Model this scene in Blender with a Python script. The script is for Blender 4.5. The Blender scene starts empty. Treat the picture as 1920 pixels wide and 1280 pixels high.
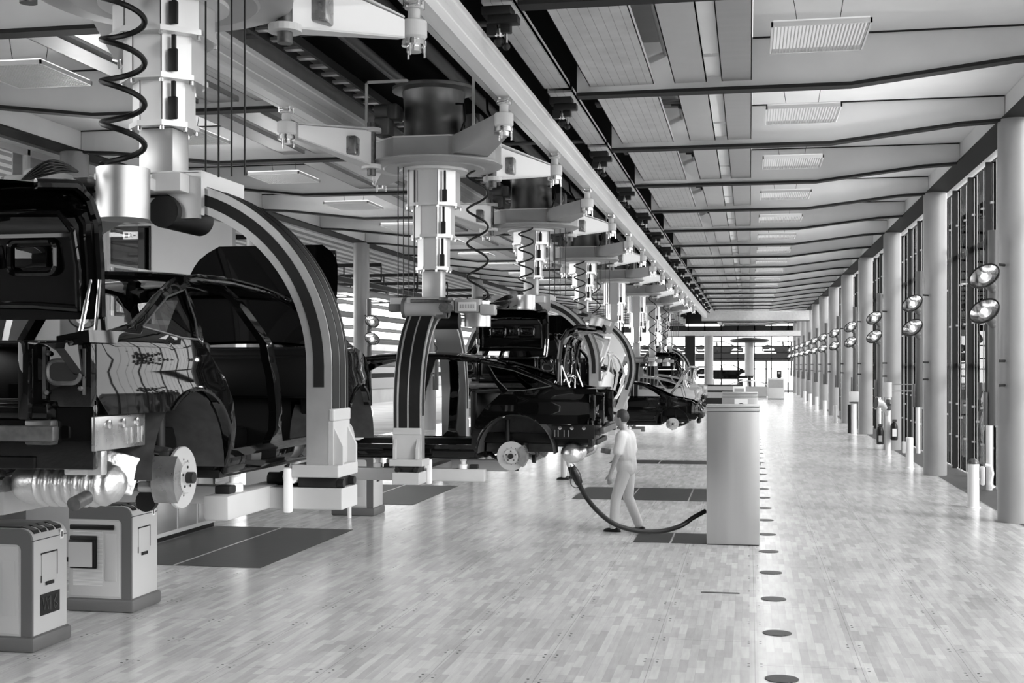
import bpy, bmesh, math, random
from mathutils import Vector, Matrix, Euler
from mathutils.geometry import delaunay_2d_cdt
random.seed(7)
PI = math.pi
SC = bpy.context.scene
COL = SC.collection

# ---------------------------------------------------------------- materials
def new_mat(name):
    m = bpy.data.materials.new(name); m.use_nodes = True
    nt = m.node_tree; b = nt.nodes['Principled BSDF']
    return m, nt, b

def mat(name, v, rough=0.5, metal=0.0, coat=0.0, noise=0.0, nscale=8.0, emit=0.0, bump=0.0, spec=0.5, stretch=(1, 1, 1), ior=None):
    m, nt, b = new_mat(name)
    b.inputs['Base Color'].default_value = (v, v, v, 1)
    b.inputs['Roughness'].default_value = rough
    b.inputs['Metallic'].default_value = metal
    b.inputs['Coat Weight'].default_value = coat
    b.inputs['Coat Roughness'].default_value = 0.03
    if v < 0.003: b.inputs['Coat IOR'].default_value = 1.5
    b.inputs['Specular IOR Level'].default_value = spec
    if emit:
        b.inputs['Emission Color'].default_value = (1, 1, 1, 1)
        b.inputs['Emission Strength'].default_value = emit
    if noise or bump:
        tc = nt.nodes.new('ShaderNodeTexCoord'); mp = nt.nodes.new('ShaderNodeMapping')
        mp.inputs['Scale'].default_value = stretch
        n = nt.nodes.new('ShaderNodeTexNoise'); n.inputs['Scale'].default_value = nscale
        n.inputs['Detail'].default_value = 5
        nt.links.new(tc.outputs['Object'], mp.inputs[0]); nt.links.new(mp.outputs[0], n.inputs['Vector'])
        if noise:
            r = nt.nodes.new('ShaderNodeMapRange')
            r.inputs['From Min'].default_value = 0.3; r.inputs['From Max'].default_value = 0.7
            r.inputs['To Min'].default_value = max(0, v * (1 - noise)); r.inputs['To Max'].default_value = min(1, v * (1 + noise))
            nt.links.new(n.outputs['Fac'], r.inputs['Value'])
            nt.links.new(r.outputs[0], b.inputs['Base Color'])
            r2 = nt.nodes.new('ShaderNodeMapRange')
            r2.inputs['To Min'].default_value = rough * 0.8; r2.inputs['To Max'].default_value = min(1, rough * 1.2)
            nt.links.new(n.outputs['Fac'], r2.inputs['Value']); nt.links.new(r2.outputs[0], b.inputs['Roughness'])
        if bump:
            bp = nt.nodes.new('ShaderNodeBump'); bp.inputs['Strength'].default_value = bump; bp.inputs['Distance'].default_value = 0.02
            nt.links.new(n.outputs['Fac'], bp.inputs['Height']); nt.links.new(bp.outputs[0], b.inputs['Normal'])
    return m

def glass_mat(name, tint=0.9, refl=0.12, rough=0.0):
    m = bpy.data.materials.new(name); m.use_nodes = True; nt = m.node_tree
    nt.nodes.clear()
    o = nt.nodes.new('ShaderNodeOutputMaterial'); mx = nt.nodes.new('ShaderNodeMixShader')
    t = nt.nodes.new('ShaderNodeBsdfTransparent'); g = nt.nodes.new('ShaderNodeBsdfGlossy')
    lw = nt.nodes.new('ShaderNodeLayerWeight'); lw.inputs['Blend'].default_value = refl
    t.inputs[0].default_value = (tint, tint, tint, 1); g.inputs['Roughness'].default_value = rough
    nt.links.new(lw.outputs['Fresnel'], mx.inputs[0]); nt.links.new(t.outputs[0], mx.inputs[1]); nt.links.new(g.outputs[0], mx.inputs[2])
    nt.links.new(mx.outputs[0], o.inputs[0])
    return m

M = {}
M['ceil'] = mat('ceiling_paint', 0.82, 0.6, noise=0.04, nscale=1.5)
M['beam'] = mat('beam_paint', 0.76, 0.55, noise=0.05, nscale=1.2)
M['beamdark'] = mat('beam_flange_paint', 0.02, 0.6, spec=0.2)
M['dark'] = mat('dark_steel', 0.012, 0.5, spec=0.3)
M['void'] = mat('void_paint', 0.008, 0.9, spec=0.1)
M['black'] = mat('black_rubber', 0.006, 0.42, spec=0.3)
M['gloss'] = mat('black_car_paint', 0.002, 0.3, coat=0.85, spec=0.0)
M['glossw'] = mat('white_car_paint', 0.75, 0.3, coat=1.0)
M['glosss'] = mat('silver_car_paint', 0.42, 0.3, metal=0.4, coat=1.0)
M['inner'] = mat('black_primer', 0.004, 0.4, spec=0.25)
M['liner'] = mat('liner_plastic', 0.03, 0.65, noise=0.4, nscale=14)
M['col'] = mat('column_paint', 0.30, 0.32, noise=0.04, nscale=2)
M['light'] = mat('light_grey_paint', 0.58, 0.4, noise=0.03, nscale=4)
M['mid'] = mat('mid_grey_paint', 0.32, 0.4, noise=0.05, nscale=4)
M['grey'] = mat('dark_grey_paint', 0.10, 0.45)
M['pole'] = mat('dark_pole_paint', 0.09, 0.35)
M['foot'] = mat('foot_paint', 0.42, 0.42, noise=0.03, nscale=4)
M['drum'] = mat('drum_sheet', 0.2, 0.33, metal=0.7, noise=0.2, nscale=3)
M['mast'] = mat('mast_aluminium', 0.62, 0.36, metal=0.75, noise=0.05, nscale=5, stretch=(1, 1, .1))
M['trolley'] = mat('trolley_paint', 0.46, 0.45)
M['alu'] = mat('aluminium', 0.62, 0.32, metal=0.7, noise=0.06, nscale=6, stretch=(1, 0.1, 1))
M['railalu'] = mat('rail_aluminium', 0.80, 0.38, metal=0.25, noise=0.07, nscale=7, stretch=(1, 0.06, 1))
M['steel'] = mat('brushed_steel', 0.55, 0.40, metal=0.95, noise=0.05, nscale=5, stretch=(1, 1, 0.06))
M['chrome'] = mat('bright_metal', 0.72, 0.16, metal=1.0)
M['disc'] = mat('disc_iron', 0.62, 0.30, metal=0.6)
M['iron'] = mat('cast_iron', 0.10, 0.4, metal=0.6, noise=0.3, nscale=20)
M['foil'] = mat('heat_shield_foil', 0.6, 0.34, metal=0.95, bump=0.25, nscale=30)
M['white'] = mat('white_plastic', 0.80, 0.4)
M['plate'] = mat('galvanised_plate', 0.33, 0.28, metal=0.75, noise=0.25, nscale=10)
M['panel'] = mat('ceiling_metal_panel', 0.50, 0.36, metal=0.3, noise=0.05, nscale=3)
M['panelb'] = mat('ceiling_metal_panel_dull', 0.36, 0.4, metal=0.4, noise=0.08, nscale=3, stretch=(.3, 2, 1))
M['lamp'] = mat('lamp_diffuser', 0.9, 0.5, emit=0.45)
M['lampdim'] = mat('lamp_reflector_lit', 0.7, 0.5, emit=0.18)
M['bulb'] = mat('bulb_glow', 0.9, 0.3, emit=3.0)
M['skin'] = mat('skin', 0.26, 0.5)
M['cloth'] = mat('white_cotton', 0.52, 0.8, bump=0.3, nscale=18)
M['hair'] = mat('dark_hair', 0.02, 0.6)
M['glass'] = glass_mat('window_glass', 0.88, 0.10)
M['glassd'] = glass_mat('tinted_glass', 0.25, 0.2)
M['wall'] = mat('white_wall', 0.46, 0.7, noise=0.02, nscale=2)
M['ground'] = mat('outdoor_ground', 0.22, 0.8, noise=0.3, nscale=0.5)
M['leaf'] = mat('outdoor_leaves', 0.07, 0.7, noise=0.5, nscale=2)
M['facade'] = mat('outdoor_facade', 0.30, 0.7, noise=0.15, nscale=0.6)
M['gutter'] = mat('perimeter_channel', 0.07, 0.6, noise=0.2, nscale=5)
M['lampglass'] = mat('headlamp_lens', 0.75, 0.12, metal=0.6)

def floor_mat():
    m, nt, b = new_mat('parquet_floor'); N = nt.nodes.new; L = nt.links.new
    tc = N('ShaderNodeTexCoord'); sp = N('ShaderNodeSeparateXYZ'); L(tc.outputs['Object'], sp.inputs[0])
    def math_(op, a, bb=None, c=None):
        n = N('ShaderNodeMath'); n.operation = op
        for i, v in enumerate((a, bb, c)):
            if v is None: continue
            if isinstance(v, (int, float)): n.inputs[i].default_value = v
            else: L(v, n.inputs[i])
        return n.outputs[0]
    sw = N('ShaderNodeCombineXYZ'); L(sp.outputs['Y'], sw.inputs[0]); L(sp.outputs['X'], sw.inputs[1])
    def brick(wid, hei, mort, off, c1, c2, cm):
        br = N('ShaderNodeTexBrick'); L(sw.outputs[0], br.inputs['Vector'])
        br.inputs['Scale'].default_value = 1; br.inputs['Brick Width'].default_value = wid; br.inputs['Row Height'].default_value = hei
        br.inputs['Mortar Size'].default_value = mort; br.inputs['Mortar Smooth'].default_value = 0.3; br.offset = off
        br.inputs['Color1'].default_value = (c1,) * 3 + (1,); br.inputs['Color2'].default_value = (c2,) * 3 + (1,)
        br.inputs['Mortar'].default_value = (cm,) * 3 + (1,); br.inputs['Bias'].default_value = 0.0
        return br.outputs['Color']
    b1 = brick(0.415, 0.0692, 0.0006, 0.37, 0.42, 0.57, 0.33)
    b2 = brick(0.83, 0.138, 0.0, 0.5, 0.93, 1.06, 1.0)
    n = N('ShaderNodeTexNoise'); mp = N('ShaderNodeMapping'); mp.inputs['Scale'].default_value = (26, 3, 1)
    L(tc.outputs['Object'], mp.inputs[0]); L(mp.outputs[0], n.inputs['Vector']); n.inputs['Scale'].default_value = 1; n.inputs['Detail'].default_value = 4
    nr = N('ShaderNodeMapRange'); nr.inputs['To Min'].default_value = 0.82; nr.inputs['To Max'].default_value = 1.18; L(n.outputs['Fac'], nr.inputs['Value'])
    n3 = N('ShaderNodeTexNoise'); n3.inputs['Scale'].default_value = 0.8; n3.inputs['Detail'].default_value = 6; L(tc.outputs['Object'], n3.inputs['Vector'])
    nr3 = N('ShaderNodeMapRange'); nr3.inputs['To Min'].default_value = 0.88; nr3.inputs['To Max'].default_value = 1.12; L(n3.outputs['Fac'], nr3.inputs['Value'])
    s1 = N('ShaderNodeSeparateColor'); L(b1, s1.inputs[0]); s2 = N('ShaderNodeSeparateColor'); L(b2, s2.inputs[0])
    v = math_('MULTIPLY', math_('MULTIPLY', s1.outputs[0], s2.outputs[0]), math_('MULTIPLY', nr.outputs[0], nr3.outputs[0]))
    # cell grid of 0.83 m: bolt clusters (four dots) and seams
    S = 0.83
    fx = math_('SUBTRACT', math_('FRACT', math_('ADD', math_('DIVIDE', math_('SUBTRACT', sp.outputs['X'], 0.045), S), 100.5)), 0.5)
    fy = math_('SUBTRACT', math_('FRACT', math_('ADD', math_('DIVIDE', math_('SUBTRACT', sp.outputs['Y'], 10.15), S), 100.5)), 0.5)
    ax = math_('SUBTRACT', math_('ABSOLUTE', math_('MULTIPLY', fx, S)), 0.05)
    ay = math_('SUBTRACT', math_('ABSOLUTE', math_('MULTIPLY', fy, S)), 0.045)
    d = math_('SQRT', math_('ADD', math_('MULTIPLY', ax, ax), math_('MULTIPLY', ay, ay)))
    dot = math_('LESS_THAN', d, 0.0115)
    # panel seams: every column of cells, cross seams staggered
    seam = math_('LESS_THAN', math_('ABSOLUTE', math_('MULTIPLY', fx, S)), 0.0022)
    S2 = S * 3
    cellx = math_('FLOOR', math_('DIVIDE', math_('SUBTRACT', sp.outputs['X'], 0.045), S))
    yy = math_('ADD', math_('DIVIDE', math_('SUBTRACT', sp.outputs['Y'], 10.15), S2), math_('ADD', math_('DIVIDE', cellx, 3.0), 100.5))
    fy2 = math_('SUBTRACT', math_('FRACT', yy), 0.5)
    seam2 = math_('LESS_THAN', math_('ABSOLUTE', math_('MULTIPLY', fy2, S2)), 0.003)
    sm = math_('MAXIMUM', math_('MULTIPLY', seam, 0.45), math_('MULTIPLY', seam2, 0.45))
    k = math_('SUBTRACT', 1.0, math_('MAXIMUM', math_('MULTIPLY', dot, 0.93), sm))
    v = math_('MULTIPLY', v, k)
    cc = N('ShaderNodeCombineColor'); 
    for i in range(3): L(v, cc.inputs[i])
    L(cc.outputs[0], b.inputs['Base Color'])
    rr = N('ShaderNodeMapRange'); rr.inputs['To Min'].default_value = 0.15; rr.inputs['To Max'].default_value = 0.27
    L(n3.outputs['Fac'], rr.inputs['Value']); L(rr.outputs[0], b.inputs['Roughness'])
    bp = N('ShaderNodeBump'); bp.inputs['Strength'].default_value = 0.12; bp.inputs['Distance'].default_value = 0.004
    L(n3.outputs['Fac'], bp.inputs['Height']); L(bp.outputs[0], b.inputs['Normal'])
    b.inputs['Specular IOR Level'].default_value = 0.6
    return m
M['floor'] = floor_mat()

def lines_mat(name, v, vl, axis, period, frac, rough=0.5, metal=0.0):
    m, nt, b = new_mat(name); N = nt.nodes.new; L = nt.links.new
    tc = N('ShaderNodeTexCoord'); sp = N('ShaderNodeSeparateXYZ'); L(tc.outputs['Object'], sp.inputs[0])
    d = N('ShaderNodeMath'); d.operation = 'DIVIDE'; L(sp.outputs[axis], d.inputs[0]); d.inputs[1].default_value = period
    f = N('ShaderNodeMath'); f.operation = 'FRACT'; L(d.outputs[0], f.inputs[0])
    l = N('ShaderNodeMath'); l.operation = 'LESS_THAN'; L(f.outputs[0], l.inputs[0]); l.inputs[1].default_value = frac
    mx = N('ShaderNodeMapRange'); mx.inputs['To Min'].default_value = v; mx.inputs['To Max'].default_value = vl; L(l.outputs[0], mx.inputs['Value'])
    no = N('ShaderNodeTexNoise'); no.inputs['Scale'].default_value = 3; L(tc.outputs['Object'], no.inputs['Vector'])
    nr = N('ShaderNodeMapRange'); nr.inputs['To Min'].default_value = 0.75; nr.inputs['To Max'].default_value = 1.25; L(no.outputs['Fac'], nr.inputs['Value'])
    mu = N('ShaderNodeMath'); mu.operation = 'MULTIPLY'; L(mx.outputs[0], mu.inputs[0]); L(nr.outputs[0], mu.inputs[1])
    L(mu.outputs[0], b.inputs['Base Color']); b.inputs['Roughness'].default_value = rough; b.inputs['Metallic'].default_value = metal
    return m
M['mat_floor'] = lines_mat('ribbed_rubber_mat', 0.014, 0.045, 'Y', 0.055, 0.25, 0.45)
M['ribbed'] = lines_mat('ribbed_ceiling_panel', 0.54, 0.24, 'X', 0.105, 0.06, 0.4, 0.2)
M['vent'] = lines_mat('vent_slots', 0.012, 0.10, 'Y', 0.02, 0.35, 0.4, 0.5)
M['louv'] = lines_mat('perforated_panel', 0.60, 0.36, 'Z', 0.012, 0.4, 0.5)
M['deck'] = lines_mat('corrugated_roof_deck', 0.2, 0.7, 'X', 0.5, 0.5, 0.5)

# ---------------------------------------------------------------- mesh builder
class MB:
    def __init__(s): s.bm = bmesh.new(); s.T = Matrix()
    def _v(s, p): return s.bm.verts.new(s.T @ Vector(p))
    def box(s, x0, x1, y0, y1, z0, z1, bev=0.0, rot=None):
        b2 = bmesh.new(); bmesh.ops.create_cube(b2, size=1)
        c = Vector(((x0 + x1) / 2, (y0 + y1) / 2, (z0 + z1) / 2)); d = Vector((abs(x1 - x0), abs(y1 - y0), abs(z1 - z0)))
        for v in b2.verts: v.co = Vector((v.co.x * d.x, v.co.y * d.y, v.co.z * d.z))
        if bev: bmesh.ops.bevel(b2, geom=b2.edges[:], offset=min(bev, min(d) * .45), segments=2, affect='EDGES', profile=0.5)
        R = rot.to_matrix().to_4x4() if rot else Matrix()
        for v in b2.verts: v.co = s.T @ (R @ v.co + c)
        s.merge(b2); return s
    def merge(s, b2):
        me = bpy.data.meshes.new('tmp'); b2.to_mesh(me); b2.free(); s.bm.from_mesh(me); bpy.data.meshes.remove(me)
    def prism(s, pts, axis, a, b):
        def P(u, w, t):
            return {'x': (t, u, w), 'y': (u, t, w), 'z': (u, w, t)}[axis]
        v0 = [s._v(P(p[0], p[1], a)) for p in pts]; v1 = [s._v(P(p[0], p[1], b)) for p in pts]
        n = len(pts); fs = [s.bm.faces.new(v0), s.bm.faces.new(v1[::-1])]
        for i in range(n): fs.append(s.bm.faces.new((v0[i], v0[(i + 1) % n], v1[(i + 1) % n], v1[i])))
        bmesh.ops.recalc_face_normals(s.bm, faces=fs); return s
    def cone(s, p0, p1, r0, r1, seg=16, cap=True, flat=False):
        p0 = Vector(p0); p1 = Vector(p1); ax = (p1 - p0).normalized()
        q = ax.to_track_quat('Z', 'Y').to_matrix(); off = PI / seg if flat else 0
        A = [s._v(p0 + q @ Vector((math.cos(2 * PI * i / seg + off) * r0, math.sin(2 * PI * i / seg + off) * r0, 0))) for i in range(seg)]
        B = [s._v(p1 + q @ Vector((math.cos(2 * PI * i / seg + off) * r1, math.sin(2 * PI * i / seg + off) * r1, 0))) for i in range(seg)]
        fs = [s.bm.faces.new((A[i], A[(i + 1) % seg], B[(i + 1) % seg], B[i])) for i in range(seg)]
        if cap: fs += [s.bm.faces.new(A[::-1]), s.bm.faces.new(B)]
        return s
    def cyl(s, p0, p1, r, seg=16, flat=False): return s.cone(p0, p1, r, r, seg, True, flat)
    def lathe(s, prof, c=(0, 0, 0), seg=24, axis='z', cap=True):
        c = Vector(c); rings = []
        for r, h in prof:
            ring = []
            for i in range(seg):
                a = 2 * PI * i / seg; u, w = math.cos(a) * r, math.sin(a) * r
                p = {'z': (u, w, h), 'y': (u, h, -w), 'x': (h, u, w)}[axis]
                ring.append(s._v(c + Vector(p)))
            rings.append(ring)
        for A, B in zip(rings, rings[1:]):
            for i in range(seg): s.bm.faces.new((A[i], A[(i + 1) % seg], B[(i + 1) % seg], B[i]))
        if cap: s.bm.faces.new(rings[0][::-1]); s.bm.faces.new(rings[-1])
        return s
    def tube(s, pts, r, seg=8, cap=True):
        pts = [Vector(p) for p in pts]; rings = []; n = len(pts)
        up = Vector((0, 0, 1)); prev = None
        for i, p in enumerate(pts):
            t = (pts[min(i + 1, n - 1)] - pts[max(i - 1, 0)]).normalized()
            if prev is None:
                a = up if abs(t.z) < 0.9 else Vector((1, 0, 0)); u = t.cross(a).normalized()
            else: u = (prev - t * prev.dot(t)).normalized()
            prev = u; w = t.cross(u); rr = r[i] if isinstance(r, (list, tuple)) else r
            rings.append([s._v(p + (u * math.cos(2 * PI * k / seg) + w * math.sin(2 * PI * k / seg)) * rr) for k in range(seg)])
        for A, B in zip(rings, rings[1:]):
            for k in range(seg): s.bm.faces.new((A[k], A[(k + 1) % seg], B[(k + 1) % seg], B[k]))
        if cap: s.bm.faces.new(rings[0][::-1]); s.bm.faces.new(rings[-1])
        return s
    def grid(s, fn, nu, nv):
        V = [[s._v(fn(i / nu, j / nv)) for j in range(nv + 1)] for i in range(nu + 1)]
        for i in range(nu):
            for j in range(nv): s.bm.faces.new((V[i][j], V[i + 1][j], V[i + 1][j + 1], V[i][j + 1]))
        return s
    def sphere(s, c, r, seg=16, sc=(1, 1, 1)):
        b2 = bmesh.new(); bmesh.ops.create_uvsphere(b2, u_segments=seg, v_segments=seg // 2, radius=r)
        for v in b2.verts: v.co = s.T @ (Vector((v.co.x * sc[0], v.co.y * sc[1], v.co.z * sc[2])) + Vector(c))
        s.merge(b2); return s
    def build(s, name, m, parent=None, label=None, kind=None, cat=None, group=None, loc=None, angle=35, smooth=True, origin=None):
        if origin is not None:
            for v in s.bm.verts: v.co -= Vector(origin)
            loc = origin
        me = bpy.data.meshes.new(name)
        bmesh.ops.recalc_face_normals(s.bm, faces=s.bm.faces[:])
        s.bm.to_mesh(me); s.bm.free()
        if smooth:
            me.polygons.foreach_set('use_smooth', [True] * len(me.polygons)); me.set_sharp_from_angle(angle=math.radians(angle))
        me.materials.append(M[m] if isinstance(m, str) else m)
        o = bpy.data.objects.new(name, me); COL.objects.link(o)
        if parent: o.parent = parent
        if loc is not None: o.location = loc
        tag(o, label, cat, group, kind); return o

def split_build(mb, name, m, parent, gap=0.004, **kw):
    """one object for each separate piece of the builder's mesh (touching pieces stay together)"""
    bm = mb.bm; bm.verts.ensure_lookup_table(); seen = set(); isl = []
    for v in bm.verts:
        if v in seen: continue
        st = [v]; comp = []; seen.add(v)
        while st:
            w = st.pop(); comp.append(w)
            for e in w.link_edges:
                o = e.other_vert(w)
                if o not in seen: seen.add(o); st.append(o)
        lo = [min(w.co[i] for w in comp) - gap for i in range(3)]; hi = [max(w.co[i] for w in comp) + gap for i in range(3)]
        isl.append([comp, lo, hi])
    par = list(range(len(isl)))
    def find(i):
        while par[i] != i: i = par[i]
        return i
    for i in range(len(isl)):
        for j in range(i):
            if all(isl[i][1][k] <= isl[j][2][k] and isl[j][1][k] <= isl[i][2][k] for k in range(3)): par[find(i)] = find(j)
    groups = {}
    for i in range(len(isl)): groups.setdefault(find(i), []).append(i)
    out = []
    for g in groups.values():
        keep = set(w for i in g for w in isl[i][0]); nb = MB(); mp = {}
        for w in keep: mp[w] = nb.bm.verts.new(w.co)
        for f in set(f for w in keep for f in w.link_faces): nb.bm.faces.new([mp[w] for w in f.verts])
        out.append(nb.build(name, m, parent, **kw))
    bm.free(); return out
def tag(o, label=None, cat=None, group=None, kind=None):
    if label: o['label'] = label
    if cat: o['category'] = cat
    if group: o['group'] = group
    if kind: o['kind'] = kind
    return o
def thing(name, label, cat, loc=(0, 0, 0), rz=0, group=None):
    o = bpy.data.objects.new(name, None); COL.objects.link(o); o.empty_display_size = 0.2
    o.location = loc; o.rotation_euler = (0, 0, rz)
    return tag(o, label, cat, group)
def copy_tree(o, parent=None, label=None, group=None, loc=None, rz=None):
    c = o.copy(); COL.objects.link(c)
    if parent is not None: c.parent = parent
    for ch in list(o.children): copy_tree(ch, c)
    if label: c['label'] = label
    if group: c['group'] = group
    if loc is not None: c.location = loc
    if rz is not None: c.rotation_euler = (0, 0, rz)
    return c
ORD = ['first', 'second', 'third', 'fourth', 'fifth', 'sixth', 'seventh', 'eighth', 'ninth', 'tenth', 'eleventh', 'twelfth']
# ---------------------------------------------------------------- camera
F_PX, HZ, YAW = 2330.0, 685.0, math.atan(445 / 2330.0)
cam = bpy.data.cameras.new('camera'); co = bpy.data.objects.new('camera', cam); COL.objects.link(co)
cam.sensor_fit = 'HORIZONTAL'; cam.sensor_width = 36; cam.lens = F_PX / 1920 * 36
cam.shift_y = (HZ - 640) / 1920; cam.clip_end = 600; cam.clip_start = 0.05
co.location = (0, 0, 2.4); co.rotation_euler = (PI / 2, 0, YAW); SC.camera = co

CX = -3.88                       # hall axis
BAY = 4.15; B0 = 16.05           # ceiling beams
ZC, ZB, ZCOL = 6.55, 5.88, 6.17
YEND = 112.0
def mir(x): return 2 * CX - x

# ---------------------------------------------------------------- floor and ceiling
MB().box(-12.6, 4.0, -10, YEND, -0.2, 0).build('floor', 'floor', kind='structure', smooth=False)
MB().box(4.0, 4.95, -10, YEND, -0.2, -0.006).build('trim_1', 'gutter', kind='structure', smooth=False)
MB().box(4.0, 4.012, -10, YEND, -0.006, 0.003).build('trim_2', 'alu', kind='structure', smooth=False)
MB().box(-60, 80, -30, 200, -1.2, -0.25).build('ground', 'ground', kind='structure', smooth=False)
MB().box(0.045, 4.95, -10, YEND, ZC, ZC + 0.25).build('ceiling', 'ceil', kind='structure', smooth=False)
MB().box(-12.75, mir(0.045), -10, YEND, ZC, ZC + 0.25).build('ceiling_left', 'ceil', kind='structure', smooth=False)
m = MB(); m.box(-2.25, 0.045, -10, YEND, ZC + 0.35, ZC + 0.5)
m.box(mir(0.045), mir(-2.25), -10, YEND, ZC + 0.35, ZC + 0.5)
m.build('ceiling_above_panels', 'panelb', kind='structure', smooth=False)
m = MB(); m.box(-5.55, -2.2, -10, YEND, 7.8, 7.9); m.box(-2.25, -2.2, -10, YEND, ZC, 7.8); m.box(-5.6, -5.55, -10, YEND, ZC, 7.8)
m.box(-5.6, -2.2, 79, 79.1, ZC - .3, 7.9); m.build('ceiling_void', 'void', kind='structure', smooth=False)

def beam_half(y, s):
    """tapered fin beam from the hall axis to the column line; s=+1 right half, -1 left"""
    X = (lambda x: x) if s > 0 else mir
    w = MB(); fl = MB()
    prof = [(-2.2, ZC), (3.85, ZC), (3.85, ZCOL + .02), (3.2, ZCOL - .02), (1.25, ZB + .04), (-2.2, ZB + .04)]
    w.prism([(X(a), b) for a, b in prof], 'y', y - 0.03, y + 0.03)
    pts = [(-2.2, ZB), (1.25, ZB), (3.2, ZCOL - .06), (3.79, ZCOL - .03)]
    poly = [(X(a), b) for a, b in pts] + [(X(a), b + .045) for a, b in pts[::-1]]
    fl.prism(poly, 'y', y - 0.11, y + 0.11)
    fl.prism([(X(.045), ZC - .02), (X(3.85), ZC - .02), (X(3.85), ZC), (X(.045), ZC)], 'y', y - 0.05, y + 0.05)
    return w, fl
NB = 24
def ordl(k, names): return names[k] if k < len(names) else None
for k in range(-1, NB):
    y = B0 + BAY * k
    for s, side in ((1, 'right'), (-1, 'left')):
        w, fl = beam_half(y, s)
        if k < 0: lab = 'near pale tapered ceiling beam mostly above the picture on the %s side' % side
        elif k < 10: lab = 'pale tapered ceiling beam with dark lower flange, %s from the camera on the %s half of the hall' % (ORD[k], side)
        else: lab = 'pale tapered ceiling beam far down the hall on the %s half' % side
        t = thing('ceiling_beam', lab, 'beam', (0, 0, 0), 0, 'tapered beams of the %s ceiling' % side)
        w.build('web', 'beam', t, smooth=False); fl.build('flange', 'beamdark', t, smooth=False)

# edge girders over the columns
for s, nm in ((1, 'right'), (-1, 'left')):
    X = (lambda x: x) if s > 0 else mir
    t = thing('edge_girder', 'long pale girder lying on the %s row of columns' % nm, 'girder')
    xs = sorted((X(3.86), X(4.18)))
    MB().box(xs[0], xs[1], -2, YEND, ZCOL + .03, ZC - .005).build('web', 'beam', t, smooth=False)
    xs = sorted((X(3.8), X(4.24)))
    MB().box(xs[0], xs[1], -2, YEND, ZCOL, ZCOL + .03).build('flange', 'beamdark', t, smooth=False)

MB().box(-12.9, 4.95, -10.2, -10, -.2, 8).build('wall_added_rear', 'grey', kind='structure', smooth=False)  # unseen wall added behind the camera to cut light from the open end
# columns
CY = [20.2 + 8.3 * i for i in range(12)]
def column(x):
    m = MB(); m.cyl((x, 0, 0), (x, 0, ZCOL), 0.245, 40)
    return m
for s, nm in ((1, 'right'), (-1, 'left')):
    x = 4.0 if s > 0 else mir(4.0)
    base = None
    for i, y in enumerate(CY):
        if i < 8: lab = 'round pale steel column, %s from the camera in the %s row' % (ORD[i], nm)
        else: lab = 'round pale steel column far down the %s row' % nm
        m = MB(); m.lathe([(.245, 0.0), (.245, ZCOL)], (0, 0, 0), 40)
        if base is None:
            o = m.build('column', 'col', loc=(x, y, 0), label=lab, cat='column', group='round columns of the %s row' % nm); base = o
        else:
            m.bm.free(); o = base.copy(); COL.objects.link(o); o.location = (x, y, 0); o['label'] = lab

# ---------------------------------------------------------------- ceiling panels between beams
SLOT = [2]
def bay_panels():
    Z = 5.99
    for k in range(-1, NB):
        y0 = B0 + BAY * k + 0.13; y1 = y0 + BAY - 0.26
        if k < 9: wh = '%s bay from the camera' % ORD[k + 1]
        else: wh = 'bays far down the hall'
        for s, side in ((1, 'right'), (-1, 'left')):
            X = (lambda x: x) if s > 0 else mir
            spec = [(-3.02 if s > 0 else -2.35, -2.28, 'ribbed', 'ribbed grey ceiling panel nearest the %s rail' % side) if s > 0 else None,
                    (-2.02, -1.19, 'ribbed', 'broad ribbed grey ceiling panel %s of the rails' % side),
                    (-0.935, -0.53, 'panel', 'smooth grey ceiling panel %s of the rails, inner one of two' % side),
                    (-0.344, 0.03, 'panelb', 'dull grey ceiling panel along the edge of the %s white ceiling' % side)]
            for sp in spec:
                if not sp: continue
                a, b, mt, lb = sp
                if lb.startswith('ribbed'): a, b = -2.62, -2.28
                xs = sorted((X(a), X(b)))
                m = MB(); m.box(xs[0], xs[1], y0, y1, Z, Z + 0.03)
                m.box(xs[0], xs[0] + .012, y0, y1, Z, Z + .07); m.box(xs[1] - .012, xs[1], y0, y1, Z, Z + .07)
                m.build('ceiling_panel', mt, label=lb + ', ' + wh, cat='ceiling panel', group='%s side ceiling panels' % side, smooth=False, origin=(xs[0], y0, Z))
            # slot strip with its small opening
            xs = sorted((X(-0.53), X(-0.344)))
            m = MB(); m.box(xs[0], xs[1], y0, y1 - 1.2, Z + .06, Z + .09); m.box(xs[0], xs[1], y1 - 1.05, y1, Z + .06, Z + .09)
            for yy in (y0 + .1, y1 - 1.3, y1 - 1.0, y1 - .1): m.box(xs[0] + .09, xs[0] + .10, yy, yy + .01, Z + .08, ZC + .33)
            m.box(xs[0] + .08, xs[0] + .1, y1 - 1.25, y1 - 1.0, Z + .085, Z + .095)
            SLOT[0] += 1; m.build('trim_%d' % SLOT[0], 'ceil', kind='structure', smooth=False)
bay_panels()
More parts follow.
